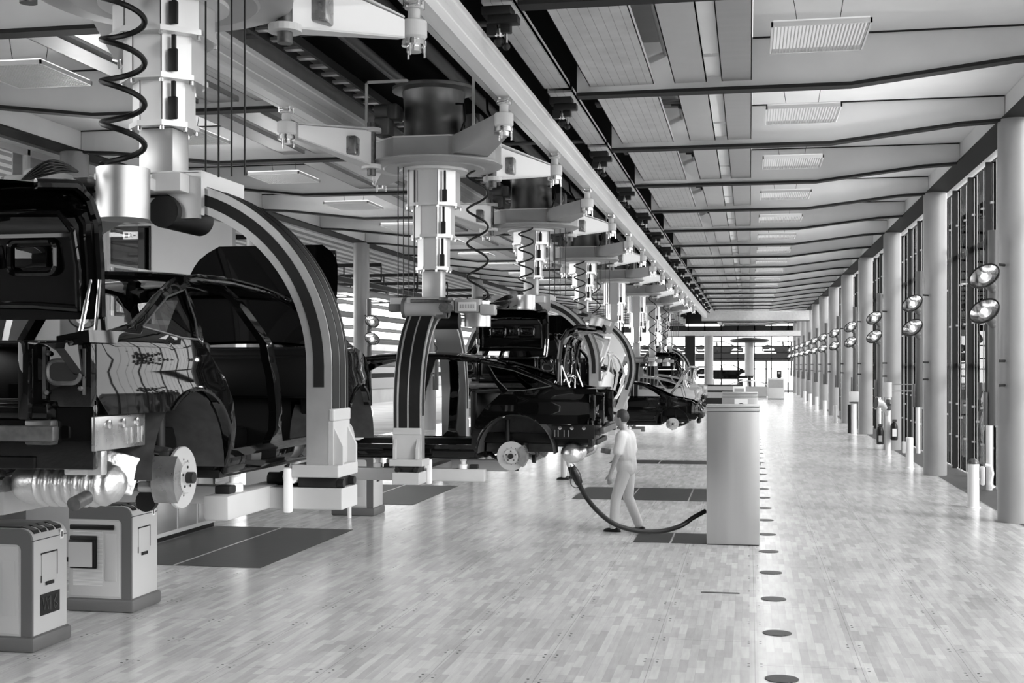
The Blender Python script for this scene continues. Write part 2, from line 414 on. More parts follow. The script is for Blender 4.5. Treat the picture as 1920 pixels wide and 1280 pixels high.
# pipes above the panels (right and left service zone)
for s, side in ((1, 'right'), (-1, 'left')):
    X = (lambda x: x) if s > 0 else mir
    for j, (px, pz, r, nm) in enumerate([(-2.04, 6.35, .1, 'thick'), (-1.05, 6.4, .035, 'slim')]):
        m = MB(); m.cyl((X(px), 5, pz), (X(px), YEND - 1, pz), r, 14)
        m.build('service_pipe', 'mid', label='%s service pipe running above the %s ceiling panels' % (nm, side), cat='pipe')
for k in range(0, 14):
    y = B0 + BAY * k + 1.9
    t = thing('sprinkler_pipe', ('thin crossing pipes in the gaps of the right ceiling panels, %s bay' % ORD[k]) if k < 10 else 'thin crossing pipes in the ceiling gaps far down the hall', 'pipe', group='crossing pipes above the panels')
    for j, dy in enumerate((0, .1, .2)):
        MB().cyl((-2.2, y + dy, 6.2), (-0.35, y + dy, 6.2), .022, 8).build('pipe', 'grey', t)
    m = MB(); m.cyl((-.97, y, 6.2), (-.97, y, 6.75), .02, 8); m.box(-1.1, -.9, y - .02, y + .02, 6.12, 6.15); m.sphere((-.97, y - .03, 6.1), .035, 8)
    m.build('hanger_rod', 'dark', t)

# ---------------------------------------------------------------- louvred lamps
def lamp(xc, yc, lab, grp, mesh):
    t = thing('ceiling_lamp', lab, 'ceiling lamp', (xc, yc, 5.86), 0, grp)
    W, D = .5, .57
    m = MB(); m.box(-W, W, -D, -D + .02, 0, .05); m.box(-W, W, D - .02, D, 0, .05); m.box(-W, -W + .02, -D, D, 0, .05); m.box(W - .02, W, -D, D, 0, .05)
    m.build('frame', 'white', t, smooth=False)
    m = MB()
    n = 27
    for i in range(n):
        x = -W + .03 + (2 * W - .06) * i / (n - 1); m.box(x - .004, x + .004, -D + .02, D - .02, .004, .042)
    if mesh:
        for i in range(24):
            y = -D + .04 + (2 * D - .08) * i / 23; m.box(-W + .02, W - .02, y - .004, y + .004, .004, .042)
    m.build('louvre', 'light', t, smooth=False)
    MB().box(-W + .02, W - .02, -D + .02, D - .02, .052, .07).build('diffuser', 'lamp' if mesh else 'lampdim', t, smooth=False)
    m = MB()
    for sx in (-.2, .2): m.cyl((sx - .0, 0, .07), (sx * 1.5, 0, ZC - 5.86), .004, 6)
    split_build(m, 'wire', 'dark', t)
for k in range(22):
    y = 13.55 + BAY * k
    for xc, side, mesh in ((.72, 'right', 0), (mir(.72), 'left', 1)):
        if k < 10: lab = 'square louvred lamp hanging under the %s ceiling, %s from the camera' % (side, ORD[k])
        else: lab = 'square louvred lamp hanging under the %s ceiling far down the hall' % side
        lamp(xc, y, lab, 'louvred lamps of the %s ceiling' % side, mesh)

# ---------------------------------------------------------------- transport rails
RZ0, RZ1 = 5.33, 5.68
def rail(xc, y0, y1, lab):
    t = thing('overhead_rail', lab, 'rail', (xc, y0, RZ0)); L = y1 - y0
    m = MB(); prof = [(-.07, 0), (.07, 0), (.07, .05), (.055, .06), (.055, .12), (.062, .13), (.062, .20), (.055, .21), (.055, .29), (.07, .30), (.07, .35), (-.07, .35), (-.07, .30), (-.055, .29), (-.055, .06), (-.07, .05)]
    m.prism(prof, 'y', 0, L); m.build('profile', 'railalu', t, smooth=False)
    MB().box(-.14, -.075, 0, L, -.0, .03).build('conductor_strip', 'alu', t, smooth=False)
    MB().box(-.155, -.145, 0, L, .04, .09).build('cable_strip', 'dark', t, smooth=False)
    return t
YR = 77.5
rail(-2.63, 6.2, YR, 'bright aluminium overhead rail running the length of the hall, right one')
rail(-5.13, 6.2, YR, 'bright aluminium overhead rail left of the telescopic masts')
def crossrail(x0, x1, y, z0, z1, lab):
    t = thing('cross_rail', lab, 'rail', (x0, y, z0)); L = x1 - x0; h = z1 - z0
    MB().prism([(-.08, 0), (.08, 0), (.08, .05), (.06, .06), (.06, h - .06), (.08, h - .05), (.08, h), (-.08, h), (-.08, h - .05), (-.06, h - .06), (-.06, .06), (-.08, .05)], 'x', 0, L).build('profile', 'railalu', t, smooth=False)
    MB().box(0, L, -.14, -.08, .0, .05).build('conductor_strip', 'dark', t, smooth=False)
crossrail(-2.9, 3.6, YR + .3, 5.1, 5.75, 'wide pale beam crossing the hall where the overhead rails end')
crossrail(-6.5, 4.2, 97, 4.6, 5.05, 'second pale beam crossing the far end of the hall')
# hangers that fix the right rail to the beams
hb = None
for k in range(-1, 15):
    y = B0 + BAY * k
    lab = ('black bolted hanger under a ceiling beam beside the bright right rail, %s from the camera' % ORD[k]) if 0 <= k < 9 else 'black bolted rail hanger beyond the nearer ones'
    if k < 0: lab = 'black bolted rail hanger at the top edge of the picture'
    if hb is None:
        t = thing('rail_hanger', lab, 'bracket', (-2.40, y, 0), 0, 'hangers of the right rail'); hb = t
        m = MB(); m.box(-.15, .14, -.14, .1, 5.795, 5.88, .01); m.box(-.1, .2, -.1, .06, 5.72, 5.80, .01); m.box(-.12, -.02, -.04, .04, 5.62, 5.73); m.box(.02, .12, -.05, .05, 5.64, 5.73, .01)
        split_build(m, 'clamp', 'dark', t)
        m = MB(); m.cyl((0, 0, 5.56), (0, 0, 5.8), .022, 10); m.cyl((0, 0, 5.62), (0, 0, 5.68), .045, 12); m.cyl((.07, 0, 5.5), (.07, 0, 5.66), .018, 10)
        m.build('bolt', 'chrome', t)
        m = MB(); m.sphere((.0, 0, 5.56), .05, 10); m.sphere((.07, 0, 5.51), .04, 10); m.build('nut', 'dark', t)
    else: copy_tree(hb, label=lab, loc=(-2.40, y, 0))
# central service zone above the masts
t = thing('conductor_ladder', 'dark conductor ladder with pale spacers above the left rail', 'cable tray', (-4.85, 6, 5.8))
m = MB(); m.box(-.16, -.12, 0, 70, 0, .1); m.box(.12, .16, 0, 70, 0, .1); m.build('side_rail', 'dark', t, smooth=False)
m = MB()
for i in range(175): m.box(-.12, .12, i * .4, i * .4 + .1, .03, .06)
m.build('rung', 'alu', t, kind='stuff', smooth=False)
for x, z, r, l in ((-4.2, 6.6, .09, 'thick dark duct high above the masts, left of two'), (-3.1, 6.9, .1, 'thick dark duct high above the masts, right of two'), (-4.6, 6.25, .05, 'slim grey duct above the left rail'), (-3.55, 6.3, .03, 'thin pipe in the dark zone above the masts')):
    m = MB(); m.cyl((x, 4, z), (x, 76, z), r, 14)
    m.build('service_duct', 'grey', label=l, cat='duct')
for k in range(6):
    y = 13.0 + 7.1 * k
    MB().cyl((-5.5, y, 6.05), (-2.3, y, 6.05), .03, 10).build('cross_tube', 'grey', label='thin tube crossing the dark zone between rails, %s from the camera' % ORD[k], cat='pipe', group='tubes crossing between the rails')
MB().box(-5.545, -5.5, 4, 77, 5.75, 6.5).build('service_fascia', 'panelb', label='grey fascia board running above the left rail', cat='fascia', smooth=False)

# ---------------------------------------------------------------- right glass wall
XG = 4.75
def glass_wall():
    n = 0
    MB().box(XG + .03, XG + .04, -10, YEND, 0.02, 6.5).build('window_1', 'glass', kind='structure', smooth=False)
    y = 11.9
    posts = MB(); rods = MB()
    while y < YEND:
        posts.box(XG - .07, XG + .03, y - .03, y + .03, -.1, 6.5)
        for q, d in enumerate((.5, 1.05, 1.55)):
            rods.cyl((XG - .02 - .03 * (q % 2), y + d, 0), (XG - .02 - .03 * (q % 2), y + d, 6.4), .009, 6)
            for z in ((.75, 1.5, 3.3, 5.6) if q != 1 else (1.2, 4.2)): rods.box(XG - .07, XG - .01, y + d - .04, y + d + .04, z, z + .04)
        y += 2.075
    posts.box(XG + .04, XG + .14, -10, YEND, 2.38, 2.46); posts.box(XG + .04, XG + .14, -10, YEND, 4.9, 5.0)
    posts.build('window_1_frame', 'dark', kind='structure', smooth=False)
    rods.build('window_1_rods', 'mid', kind='structure')
glass_wall()
# end wall glazing
m = MB(); m.box(-12.7, 4.9, YEND, YEND + .02, 0, 6.6); m.build('window_2', 'glass', kind='structure', smooth=False)
m = MB(); x = -12.6
while x < 4.9:
    m.box(x - .05, x + .05, YEND - .1, YEND, 0, 6.5); x += 1.45
for z in (0.15, 2.1, 3.0, 4.1): m.box(-12.6, 4.9, YEND - .1, YEND, z - .05, z + .05)
m.box(-12.6, 4.9, YEND - .1, YEND, 5.35, 5.9); m.box(-12.6, 4.9, YEND - .1, YEND, 6.1, 7.9)
m.build('window_2_frame', 'dark', kind='structure', smooth=False)

# ---------------------------------------------------------------- slim light masts along the glass
def dish(c, sgn, parent):
    """open round reflector facing the hall, tilted upwards"""
    n = Vector((-.50 * sgn, -.62, .60)).normalized(); T = Matrix.Translation(c) @ n.to_track_quat('Z', 'Y').to_matrix().to_4x4()
    m = MB(); m.T = T
    m.lathe([(.02, -.10), (.08, -.09), (.14, -.055), (.19, -.015), (.222, .03), (.215, .034), (.18, -.0), (.135, -.035), (.08, -.065), (.02, -.07)], (0, 0, 0), 32, cap=True)
    d = m.build('reflector', 'chrome', parent)
    m = MB(); m.T = T; m.lathe([(.215, .027), (.236, .027), (.236, .046), (.215, .046)], (0, 0, 0), 32, cap=False); m.build('rim', 'black', d)
    m = MB(); m.T = T; m.lathe([(.08, -.065), (.10, -.02), (.10, .0), (.08, .0), (.05, .02)], (0, 0, 0), 24); m.build('inner_ring', 'alu', d)
    m = MB(); m.T = T; m.sphere((0, 0, .03), .05, 16); m.build('bulb', 'bulb', d)
    m = MB(); m.T = T; m.lathe([(.03, -.24), (.075, -.22), (.075, -.11), (.05, -.08)], (0, 0, 0), 16)
    m.build('housing', 'pole', d)
    return d
def light_mast(lab, grp, s, loc):
    """vertical tube held off a column, carrying two reflectors; loc is the tube axis at floor level"""
    t = thing('floodlight_tube', lab, 'floodlight', loc, 0, grp)
    MB().cyl((0, 0, 1.5), (0, 0, 4.43), .078, 20).build('tube', 'pole', t)
    MB().box(-.14, -.085, -.04, .04, 1.5, 2.0, .01).build('cable_duct', 'pole', t)
    for z in (2.1, 2.47, 3.93):
        m = MB(); m.cyl((0, 0, z), (.24 * s, .36, z), .022, 10); m.build('standoff', 'dark', t)
    for z in (2.98, 3.50):
        m = MB(); m.cyl((0, -.03, z), (-.07 * s, -.1, z + .08), .05, 14); m.build('arm', 'pole', t)
    dish((-.15 * s, -.20, 3.19), s, t); dish((-.15 * s, -.20, 3.71), s, t)
    return t
for s, side in ((1, 'right'), (-1, 'left')):
    first = None
    for i, y in enumerate(CY):
        lab = ('pair of round floodlights on a tube at the %s column of the %s row' % (ORD[i], side)) if i < 8 else 'pair of round floodlights on a tube far down the %s column row' % side
        x = 3.60 if s > 0 else mir(3.60)
        if first is None: first = light_mast(lab, 'floodlights along the %s columns' % side, s, (x, y - .50, 0))
        else: copy_tree(first, label=lab, loc=(x, y - .50, 0))
w0 = None
for i in range(4):
    lab = 'slim white post in the floor strip at the window wall, %s from the camera' % ORD[i]
    if w0 is None: w0 = MB().cyl((0, 0, 0), (0, 0, 1.28), .06, 18).build('window_post', 'white', label=lab, cat='post', group='white posts by the window wall', loc=(4.55, 25.3, -.006))
    else:
        o = w0.copy(); COL.objects.link(o); o.location = (4.55, 25.3 + 10.3 * i, -.006); o['label'] = lab

# ---------------------------------------------------------------- bollards
def bollard(x, y, h, r, lab, top=False):
    t = thing('bollard', lab, 'bollard', (x, y, 0))
    MB().lathe([(r * 1.25, 0), (r * 1.25, .015), (r, .02), (r, h - .01), (r - .01, h)], (0, 0, 0), 28).build('post', 'white', t)
    return t
t = bollard(3.72, 22.1, .74, .095, 'white bollard with dark cap and a handset at its side, nearest on the right')
MB().lathe([(.095, .742), (.095, .76), (.07, .80), (.03, .83)], (0, 0, 0), 20).build('cap', 'iron', t)
MB().box(.115, .18, -.06, .06, .38, .70, .02).build('handset_holder', 'light', t)
MB().tube([(.19, 0, .72), (.27, 0, .70), (.30, 0, .58), (.27, 0, .42), (.30, 0, .33)], [.03, .045, .035, .035, .045], 10).build('handset', 'white', t)
t = bollard(3.68, 30.3, .72, .085, 'plain white bollard before the second column')
MB().box(-.16, -.08, -.05, .05, .35, .62, .01).build('side_box', 'light', t)
t = bollard(3.64, 34.5, 1.55, .07, 'slim white post carrying a bell mouth and two fire extinguishers')
m = MB(); m.cyl((0, 0, 1.55), (0, 0, 1.95), .10, 18); m.build('head', 'light', t)
m = MB(); m.tube([(0, 0, 1.0), (-.05, -.05, 1.25), (-.18, -.1, 1.38), (-.32, -.14, 1.4)], [.05, .07, .11, .17], 18, cap=True); m.build('bell_mouth', 'alu', t)
m = MB(); m.cyl((-.325, -.142, 1.401), (-.33, -.1435, 1.402), .155, 20); m.build('bell_opening', 'black', t)
m = MB(); m.tube([(0, 0, 1.9), (.7, -.05, 1.9)], .014, 8); m.tube([(0, 0, 1.72), (.7, -.05, 1.72)], .014, 8); m.tube([(.7, -.05, 1.72), (.7, -.05, 1.9)], .014, 8); split_build(m, 'bracket_arm', 'mid', t)
m = MB(); m.box(-.06, .06, -.12, -.06, 1.2, 1.5, .02); m.sphere((.03, -.1, 1.38), .05, 10); split_build(m, 'valve', 'iron', t)
for x, z, l in ((-.22, .30, 'black fire extinguisher hanging left of the white post'), (.14, .42, 'dark fire extinguisher with white label hanging right of the white post')):
    e = thing('fire_extinguisher', l, 'fire extinguisher', (3.64 + x, 34.35, z))
    MB().lathe([(.08, 0), (.095, .02), (.095, .36), (.07, .44), (.03, .48)], (0, 0, 0), 20).build('cylinder', 'black', e)
    MB().box(-.05, .07, -.02, .02, .48, .55, .01).build('valve_handle', 'iron', e)
    m = MB(); m.box(-.045, .045, -.1, -.092, .08, .24) if x < 0 else m.box(-.055, .055, -.102, -.092, .1, .3); m.build('paper_label', 'white' if x > 0 else 'mid', e, label='white paper label' if x > 0 else None)
t = bollard(3.55, 44.5, 1.15, .10, 'grey post with a square control box standing by the fourth column')
MB().box(-.14, .16, -.13, .1, 1.15, 1.5, .015).build('control_box', 'light', t)
MB().lathe([(.15, 1.1), (.15, 1.13)], (0, 0, 0), 20).build('collar', 'dark', t)
MB().box(-.2, -.1, -.06, .06, .05, 1.05, .02).build('cable_box', 'black', t)
for i in range(5):
    bollard(3.55, 54 + 7.3 * i, .72, .09, 'small white bollard far down the window row', ) ['group'] = 'far bollards by the windows'

# ---------------------------------------------------------------- round floor vents
v0 = None
for i in range(26):
    y = 9.73 + 1.66 * i
    lab = 'dark round slotted floor vent, %s from the bottom edge of the picture' % ORD[i] if i < 12 else 'small dark round floor vent in the row past the steel cabinet'
    if v0 is None:
        v0 = MB().lathe([(.128, 0), (.128, .004), (.118, .005), (.03, .003)], (0, 0, 0), 32).build('floor_vent', 'vent', loc=(.245, y, .001), label=lab, cat='floor vent', group='row of round floor vents')
    else:
        o = v0.copy(); COL.objects.link(o); o.location = (.245, y, .001); o['label'] = lab
MB().box(-.50, -.10, 13.27, 13.33, .0005, .004).build('floor_slot', 'iron', label='thin dark metal slot set in the parquet before the steel cabinet', cat='floor slot', smooth=False)
# mats set in the floor
def fmat(x0, x1, y0, y1, lab, div, axis='x'):
    t = thing('floor_mat', lab, 'floor mat', (x0, y0, 0)); W, D = x1 - x0, y1 - y0
    if axis == 'x':
        MB().box(0, div, 0, D, .001, .006).build('mat_field', 'mat_floor', t, smooth=False)
        MB().box(div + .03, W, 0, D, .001, .006).build('mat_field', 'mat_floor', t, smooth=False)
        MB().box(div, div + .03, 0, D, .001, .008).build('joint_strip', 'alu', t, smooth=False)
    else:
        n = 3
        for i in range(n): MB().box(W / n * i, W / n * (i + 1) - .03, 0, D, .001, .006).build('mat_field', 'mat_floor', t, smooth=False)
fmat(-7.8, -5.69, 13.9, 17.4, 'dark ribbed floor mat in front of the nearest machine cabinets', 1.0)
fmat(-7.8, -5.69, 20.7, 24.1, 'dark ribbed floor mat behind the third grey trolley', 1.0)
fmat(-3.14, 0.0, 22.2, 24.4, 'long dark floor mat behind the walking person', 1, 'y')
fmat(-1.55, -0.0, 16.9, 17.9, 'dark floor mat beside the foot of the steel cabinet', 1, 'y')
fmat(-3.4, 0.3, 30.5, 31.6, 'narrow dark floor mat under the front of the lowered black car', 1, 'y')
# ---------------------------------------------------------------- car bodies (local: x right, y forward, z up from the tyre plane)
def arc(cx, cz, r, a0, a1, n):
    return [(cx + r * math.cos(math.radians(a0 + (a1 - a0) * i / n)), cz + r * math.sin(math.radians(a0 + (a1 - a0) * i / n))) for i in range(n + 1)]
ROOF = [(-2.53, .97), (-2.3, 1.01), (-2.0, 1.07), (-1.75, 1.165), (-1.5, 1.265), (-1.25, 1.335), (-1.0, 1.385), (-.6, 1.425), (-.1, 1.44), (.35, 1.415), (.65, 1.36), (.95, 1.22), (1.25, 1.07), (1.4, 1.0), (1.7, .965), (2.0, .90), (2.2, .82), (2.3, .74)]
def roof_z(y):
    for (a, b), (c, d) in zip(ROOF, ROOF[1:]):
        if a <= y <= c: return b + (d - b) * (y - a) / (c - a)
    return ROOF[0][1] if y < ROOF[0][0] else ROOF[-1][1]
def half_w(y, z):
    x = .925
    if z < .55: x -= .10 * ((.55 - z) / .35) ** 2
    if z > .62: x -= .035 * (z - .62) / .38
    if z > .80: x -= .012 * min(1, (z - .80) / .03)
    if z > 1.0: x -= .62 * (z - 1.0)
    if z > 1.3: x -= .5 * (z - 1.3)
    if y < -1.4: x -= .15 * ((-1.4 - y) / 1.1) ** 2
    if y > 1.2: x -= .20 * ((y - 1.2) / 1.1) ** 2
    return x
REAR_C, FRONT_C = (-1.50, .25), (1.44, .28)
OUT = ([(-2.30, .62), (-1.86, .62)] + arc(-1.50, .27, .46, 130, 8, 16)[0:] + [(-1.045, .2), (.98, .2)]
       + arc(1.44, .27, .44, 172, 38, 16) + [(2.18, .52), (2.26, .60), (2.24, .70), (2.12, .80)]
       + [(2.0, .885), (1.7, .955), (1.4, 1.0), (1.25, 1.055), (.95, 1.205), (.65, 1.345), (.35, 1.40), (-.1, 1.425), (-.6, 1.41), (-1.0, 1.37), (-1.25, 1.32), (-1.5, 1.25), (-1.75, 1.15), (-2.0, 1.055), (-2.3, 1.0), (-2.52, .965), (-2.53, .94), (-2.48, .88), (-2.41, .78), (-2.35, .69)])
REARDOOR = [(-1.07, 1.325), (-.6, 1.37), (-.47, 1.37), (-.44, 1.1), (-.40, .8), (-.37, .45), (-.42, .37), (-.98, .37), (-1.0, .5), (-1.04, .66), (-1.14, .8), (-1.27, .92), (-1.34, .985), (-1.2, 1.15)]
FRONTDOOR = [(-.36, 1.375), (-.1, 1.38), (.35, 1.355), (.62, 1.29), (.88, 1.16), (1.08, 1.03), (1.10, .98), (1.02, .8), (.98, .5), (.90, .37), (-.2, .37), (-.27, .45), (-.29, .8), (-.32, 1.1)]
QUARTER = [(-1.92, 1.06), (-1.7, 1.15), (-1.45, 1.24), (-1.14, 1.30), (-1.27, 1.13), (-1.42, 1.005), (-1.6, 1.01)]
TANK = None
def inside(p, poly):
    c = False; n = len(poly); x, y = p
    for i in range(n):
        x1, y1 = poly[i]; x2, y2 = poly[(i + 1) % n]
        if (y1 > y) != (y2 > y) and x < (x2 - x1) * (y - y1) / (y2 - y1) + x1: c = not c
    return c
def dense(poly, d=.09):
    out = []
    for i in range(len(poly)):
        a, b = Vector(poly[i]), Vector(poly[(i + 1) % len(poly)]); n = max(1, int((b - a).length / d))
        out += [tuple(a.lerp(b, k / n)) for k in range(n)]
    return out
def sheet(outline, holes, fx, step=.06, th=.022):
    """triangulated sheet in (y,z) mapped to 3D through fx(y,z); both skins and edges"""
    loops = [dense(outline)] + [dense(h) for h in holes]; pts = []; faces = []
    for lp in loops:
        b = len(pts); pts += lp; faces.append([b + i for i in range(len(lp))])
    ys = [p[0] for p in outline]; zs = [p[1] for p in outline]
    y = min(ys) + step / 2
    def far(p):
        return all((p[0] - q[0]) ** 2 + (p[1] - q[1]) ** 2 > (step * .5) ** 2 for q in bpts)
    bpts = list(pts)
    while y < max(ys):
        z = min(zs) + step / 2
        while z < max(zs):
            if inside((y, z), loops[0]) and not any(inside((y, z), h) for h in loops[1:]) and far((y, z)): pts.append((y, z))
            z += step
        y += step
    edges = [(f[i], f[(i + 1) % len(f)]) for f in faces for i in range(len(f))]
    vo, eo, fo, *_ = delaunay_2d_cdt([Vector(p) for p in pts], edges, [], 0, 1e-6)
    bm = bmesh.new(); vs = [bm.verts.new(fx(v[0], v[1])) for v in vo]
    for f in fo:
        c = (sum(vo[i][0] for i in f) / len(f), sum(vo[i][1] for i in f) / len(f))
        if inside(c, loops[0]) and not any(inside(c, h) for h in loops[1:]):
            try: bm.faces.new([vs[i] for i in f])
            except ValueError: pass
    bm.normal_update(); loose = [v for v in bm.verts if not v.link_faces]; bmesh.ops.delete(bm, geom=loose, context='VERTS')
    return bm
def thicken(bm, inward):
    """duplicate skin offset by inward(v) and stitch the border"""
    faces = bm.faces[:]; verts = bm.verts[:]; mp = {v: bm.verts.new(inward(v.co)) for v in verts}
    bedges = [e for e in bm.edges if len(e.link_faces) == 1]
    for f in faces: bm.faces.new([mp[v] for v in f.verts][::-1])
    for e in bedges:
        a, b = e.verts
        try: bm.faces.new((a, b, mp[b], mp[a]))
        except ValueError: pass
    bmesh.ops.recalc_face_normals(bm, faces=bm.faces[:])

def roundrect(w, h, r, n=5, c=(0, 0)):
    pts = []
    for sx, sy, a in ((1, 1, 0), (-1, 1, 90), (-1, -1, 180), (1, -1, 270)):
        for i in range(n + 1):
            t = math.radians(a + 90 * i / n); pts.append((c[0] + sx * (w - r) + r * math.cos(t), c[1] + sy * (h - r) + r * math.sin(t)))
    return pts
def ringbar(mb, pts, y, r):
    mb.tube([(p[0], y, p[1]) for p in pts] + [(pts[0][0], y, pts[0][1])], r, 6, cap=False)

CARCACHE = {}
def shell_bm(th):
    bm = sheet(OUT, [REARDOOR, FRONTDOOR, QUARTER], lambda y, z: Vector((half_w(y, z), y, z)))
    thicken(bm, lambda c: Vector((c.x - th, c.y, c.z)))
    return bm
def car(name, label, cat, paint, loc, rz, hood=True, trunk=True, detail=2, fenders=True, headlamp=False, group=None, bracket='inner', doors=False):
    root = thing(name, label, cat, loc, rz, group)
    key = (paint, hood, trunk, detail, headlamp)
    # --- side panels
    for s, nm in ((1, 'side_panel'), (-1, 'side_panel')):
        k = ('side', s)
        if k not in CARCACHE:
            bm = shell_bm(.05)
            if s < 0:
                for v in bm.verts: v.co.x = -v.co.x
                bmesh.ops.reverse_faces(bm, faces=bm.faces[:])
            mb = MB(); mb.merge(bm); CARCACHE[k] = mb
            o = mb.build(nm, paint, root, angle=50); CARCACHE[k] = o.data
        else:
            me = CARCACHE[k].copy(); me.materials.clear(); me.materials.append(M[paint])
            o = bpy.data.objects.new(nm, me); COL.objects.link(o); o.parent = root
        # wheel arch lip
        m = MB()
        for c, r, a0, a1 in ((-1.50, .462, 128, 0), (1.44, .442, 170, 38)):
            m.tube([(s * (half_w(y, z) + .004), y, z) for y, z in arc(c, .27, r, a0, a1, 20)], .012, 6)
        split_build(m, 'arch_lip', paint, o)
        # bright seal around the quarter glass and door frames
        m = MB(); q = dense(QUARTER, .05)
        m.tube([(s * (half_w(y, z) + .002), y, z) for y, z in q + q[:1]], .006, 6, cap=False)
        m.build('glass_seal', 'iron', o)
        m = MB(); bm = sheet(QUARTER, [], lambda y, z: Vector((s * (half_w(y, z) - .02), y, z)), .1); m.merge(bm)
        m.build('quarter_glass', 'glassd', o)
    if doors:
        for s in (1, -1):
            for poly in ([(-.44, .985), (-.41, .8), (-.38, .45), (-.42, .38), (-.97, .38), (-.99, .5), (-1.03, .66), (-1.13, .8), (-1.26, .92), (-1.32, .98)], [(1.09, .98), (1.01, .8), (.97, .5), (.89, .38), (-.2, .38), (-.26, .45), (-.28, .8), (-.31, .985)]):
                bm = sheet(poly, [], lambda y, z: Vector((s * (half_w(y, z) - .004), y, z)), .1); thicken(bm, lambda c: Vector((c.x - s * .05, c.y, c.z)))
                m = MB(); m.merge(bm); m.build('door', paint, root, angle=50)
    # --- roof
    def roof(u, v):
        y = -1.0 + 1.66 * u; w = half_w(y, roof_z(y)) - .01; x = (2 * v - 1) * w
        return (x, y, roof_z(y) - .02 + .045 * (1 - (x / w) ** 2) + .01)
    m = MB(); m.grid(roof, 14, 14)
    def roof2(u, v): p = roof(u, v); return (p[0], p[1], p[2] - .03)
    m.grid(roof2, 14, 14); m.build('roof', paint, root)
    m = MB()
    for s in (1, -1):
        m.tube([(s * (half_w(y, roof_z(y)) - .01), y, roof_z(y) - .012) for y in [-2.5 + .1 * i for i in range(47)] if y < 1.38], .018, 8)
    m.tube([(x, -1.0 - .02 * (1 - (x / .6) ** 2), roof_z(-1.0) + .03 * (1 - (x / .62) ** 2) - .015) for x in [-.6 + .1 * i for i in range(13)]], .025, 8)
    m.tube([(x, .66, roof_z(.66) + .03 * (1 - (x / .62) ** 2) - .015) for x in [-.6 + .1 * i for i in range(13)]], .025, 8)
    split_build(m, 'roof_rail', paint, root)
    # --- floor, bulkheads, parcel shelf
    m = MB(); m.box(-.84, .84, -1.05, 1.1, .2, .25, .01); m.box(-.12, .12, -1.0, 1.1, .24, .40, .04); m.box(-.5, .5, -2.42, -1.0, .36, .42, .01)
    m.box(-.5, .5, -1.08, -1.02, .2, .75); m.box(-.82, .82, 1.1, 1.14, .22, 1.0); m.box(-.86, .86, -.1, .1, .22, .29)
    m.box(-.74, .74, -1.02, -.93, .45, 1.0, .03)
    split_build(m, 'floor_pan', 'inner', root)
    m = MB(); m.box(-.74, .74, -1.62, -1.0, .97, 1.0, .01); m.box(-.78, .78, 1.0, 1.3, .90, .985, .03); m.box(-.76, .76, .75, 1.0, .62, .93, .06)
    split_build(m, 'interior_panel', 'inner', root)
    m = MB()
    for s in (1, -1):
        m.box(s * .78, s * .88, -1.02, 1.0, .22, .36, .02)
    split_build(m, 'sill', paint, root)
    # --- rear end
    m = MB()
    for s in (1, -1):
        # gutter beside the boot opening
        m.prism([(s * (half_w(-2.0, 1.05) - .0), 1.03), (s * .63, 1.0), (s * .63, .96), (s * (half_w(-2.0, 1.0) - .03), .97)], 'y', -2.44, -1.62)
        # lamp pocket frame
        m.box(min(s * .5, s * .80), max(s * .5, s * .80), -2.42, -2.36, .66, .97, .01)
        m.box(min(s * .46, s * .52), max(s * .46, s * .52), -2.5, -2.3, .6, .98, .015)
    m.box(-.80, .80, -2.40, -2.34, .36, .70, .01)
    m.box(-.6, .6, -2.47, -2.38, .60, .68, .02)
    split_build(m, 'rear_panel', paint, root)
    m = MB()
    m.box(-.66, .66, -2.52, -2.46, .50, .575, .012); m.box(-.62, -.48, -2.47, -2.4, .48, .60, .01); m.box(.48, .62, -2.47, -2.4, .48, .60, .01)
    split_build(m, 'bumper_beam', 'iron', root)
    for s in (1, -1):
        a, b = sorted((s * .56, s * .76))
        m = MB(); pr = roundrect(.075, .045, .04, 5, (s * .665, .83)); m.prism([(p[0], p[1]) for p in pr], 'y', -2.435, -2.425)
        lo = m.build('lamp_opening', 'black', root)
        m = MB(); ringbar(m, roundrect(.085, .055, .045, 5, (s * .665, .83)), -2.43, .012)
        m.box(a - .01, a + .005, -2.43, -2.42, .70, .95); m.box(b - .0, b + .012, -2.43, -2.42, .72, .94)
        for px, pz in ((s * .58, .92), (s * .75, .75), (s * .57, .73)): m.sphere((px, -2.43, pz), .014, 8)
        m.build('lamp_frame', 'iron', lo)
        # bracket plate below the quarter panel
        m = MB(); x0, x1 = sorted((s * .80, s * .82)); m.box(x0, x1, -2.42, -1.92, .45, .615, .004)
        m.build('side_bracket', bracket, root)
        m = MB()
        for y in (-2.3, -2.16, -2.02): m.lathe([(.022, 0), (.022, .012), (.012, .014)], (s * .82 if s > 0 else s * .82 - .0, y, .575), 14, 'x') if s > 0 else m.lathe([(.012, -.014), (.022, -.012), (.022, 0)], (s * .82, y, .575), 14, 'x')
        for y in (-2.12, -2.07, -2.0, -1.96): m.box(min(s * .82, s * .828), max(s * .82, s * .828), y - .006, y + .006, .47, .55)
        split_build(m, 'bracket_stud', 'chrome', root)
    if detail:
        for s in (1, -1):
            m = MB(); n = 22
            def sil(u, v, s=s):
                a = 2 * PI * v; y = .30 * (u * 2 - 1); e = .115 * (1 - abs(2 * u - 1) ** 5) ** .5 + .002
                rr = 1 + .05 * (math.sin(u * 2 * PI * 11) if .3 < u < .95 else 0)
                return (s * .52 + y, -2.14 + math.cos(a) * e * 1.15 * rr, .27 + math.sin(a) * e * rr)
            m.grid(sil, 66, 16); m.build('silencer', 'foil', root, angle=60)
        m = MB(); m.tube([(.25, -2.25, .27), (.0, -2.2, .25), (-.25, -2.25, .27)], .04, 10); m.cyl((.72, -2.32, .22), (.72, -2.44, .20), .035, 14); split_build(m, 'exhaust_pipe', 'iron', root)
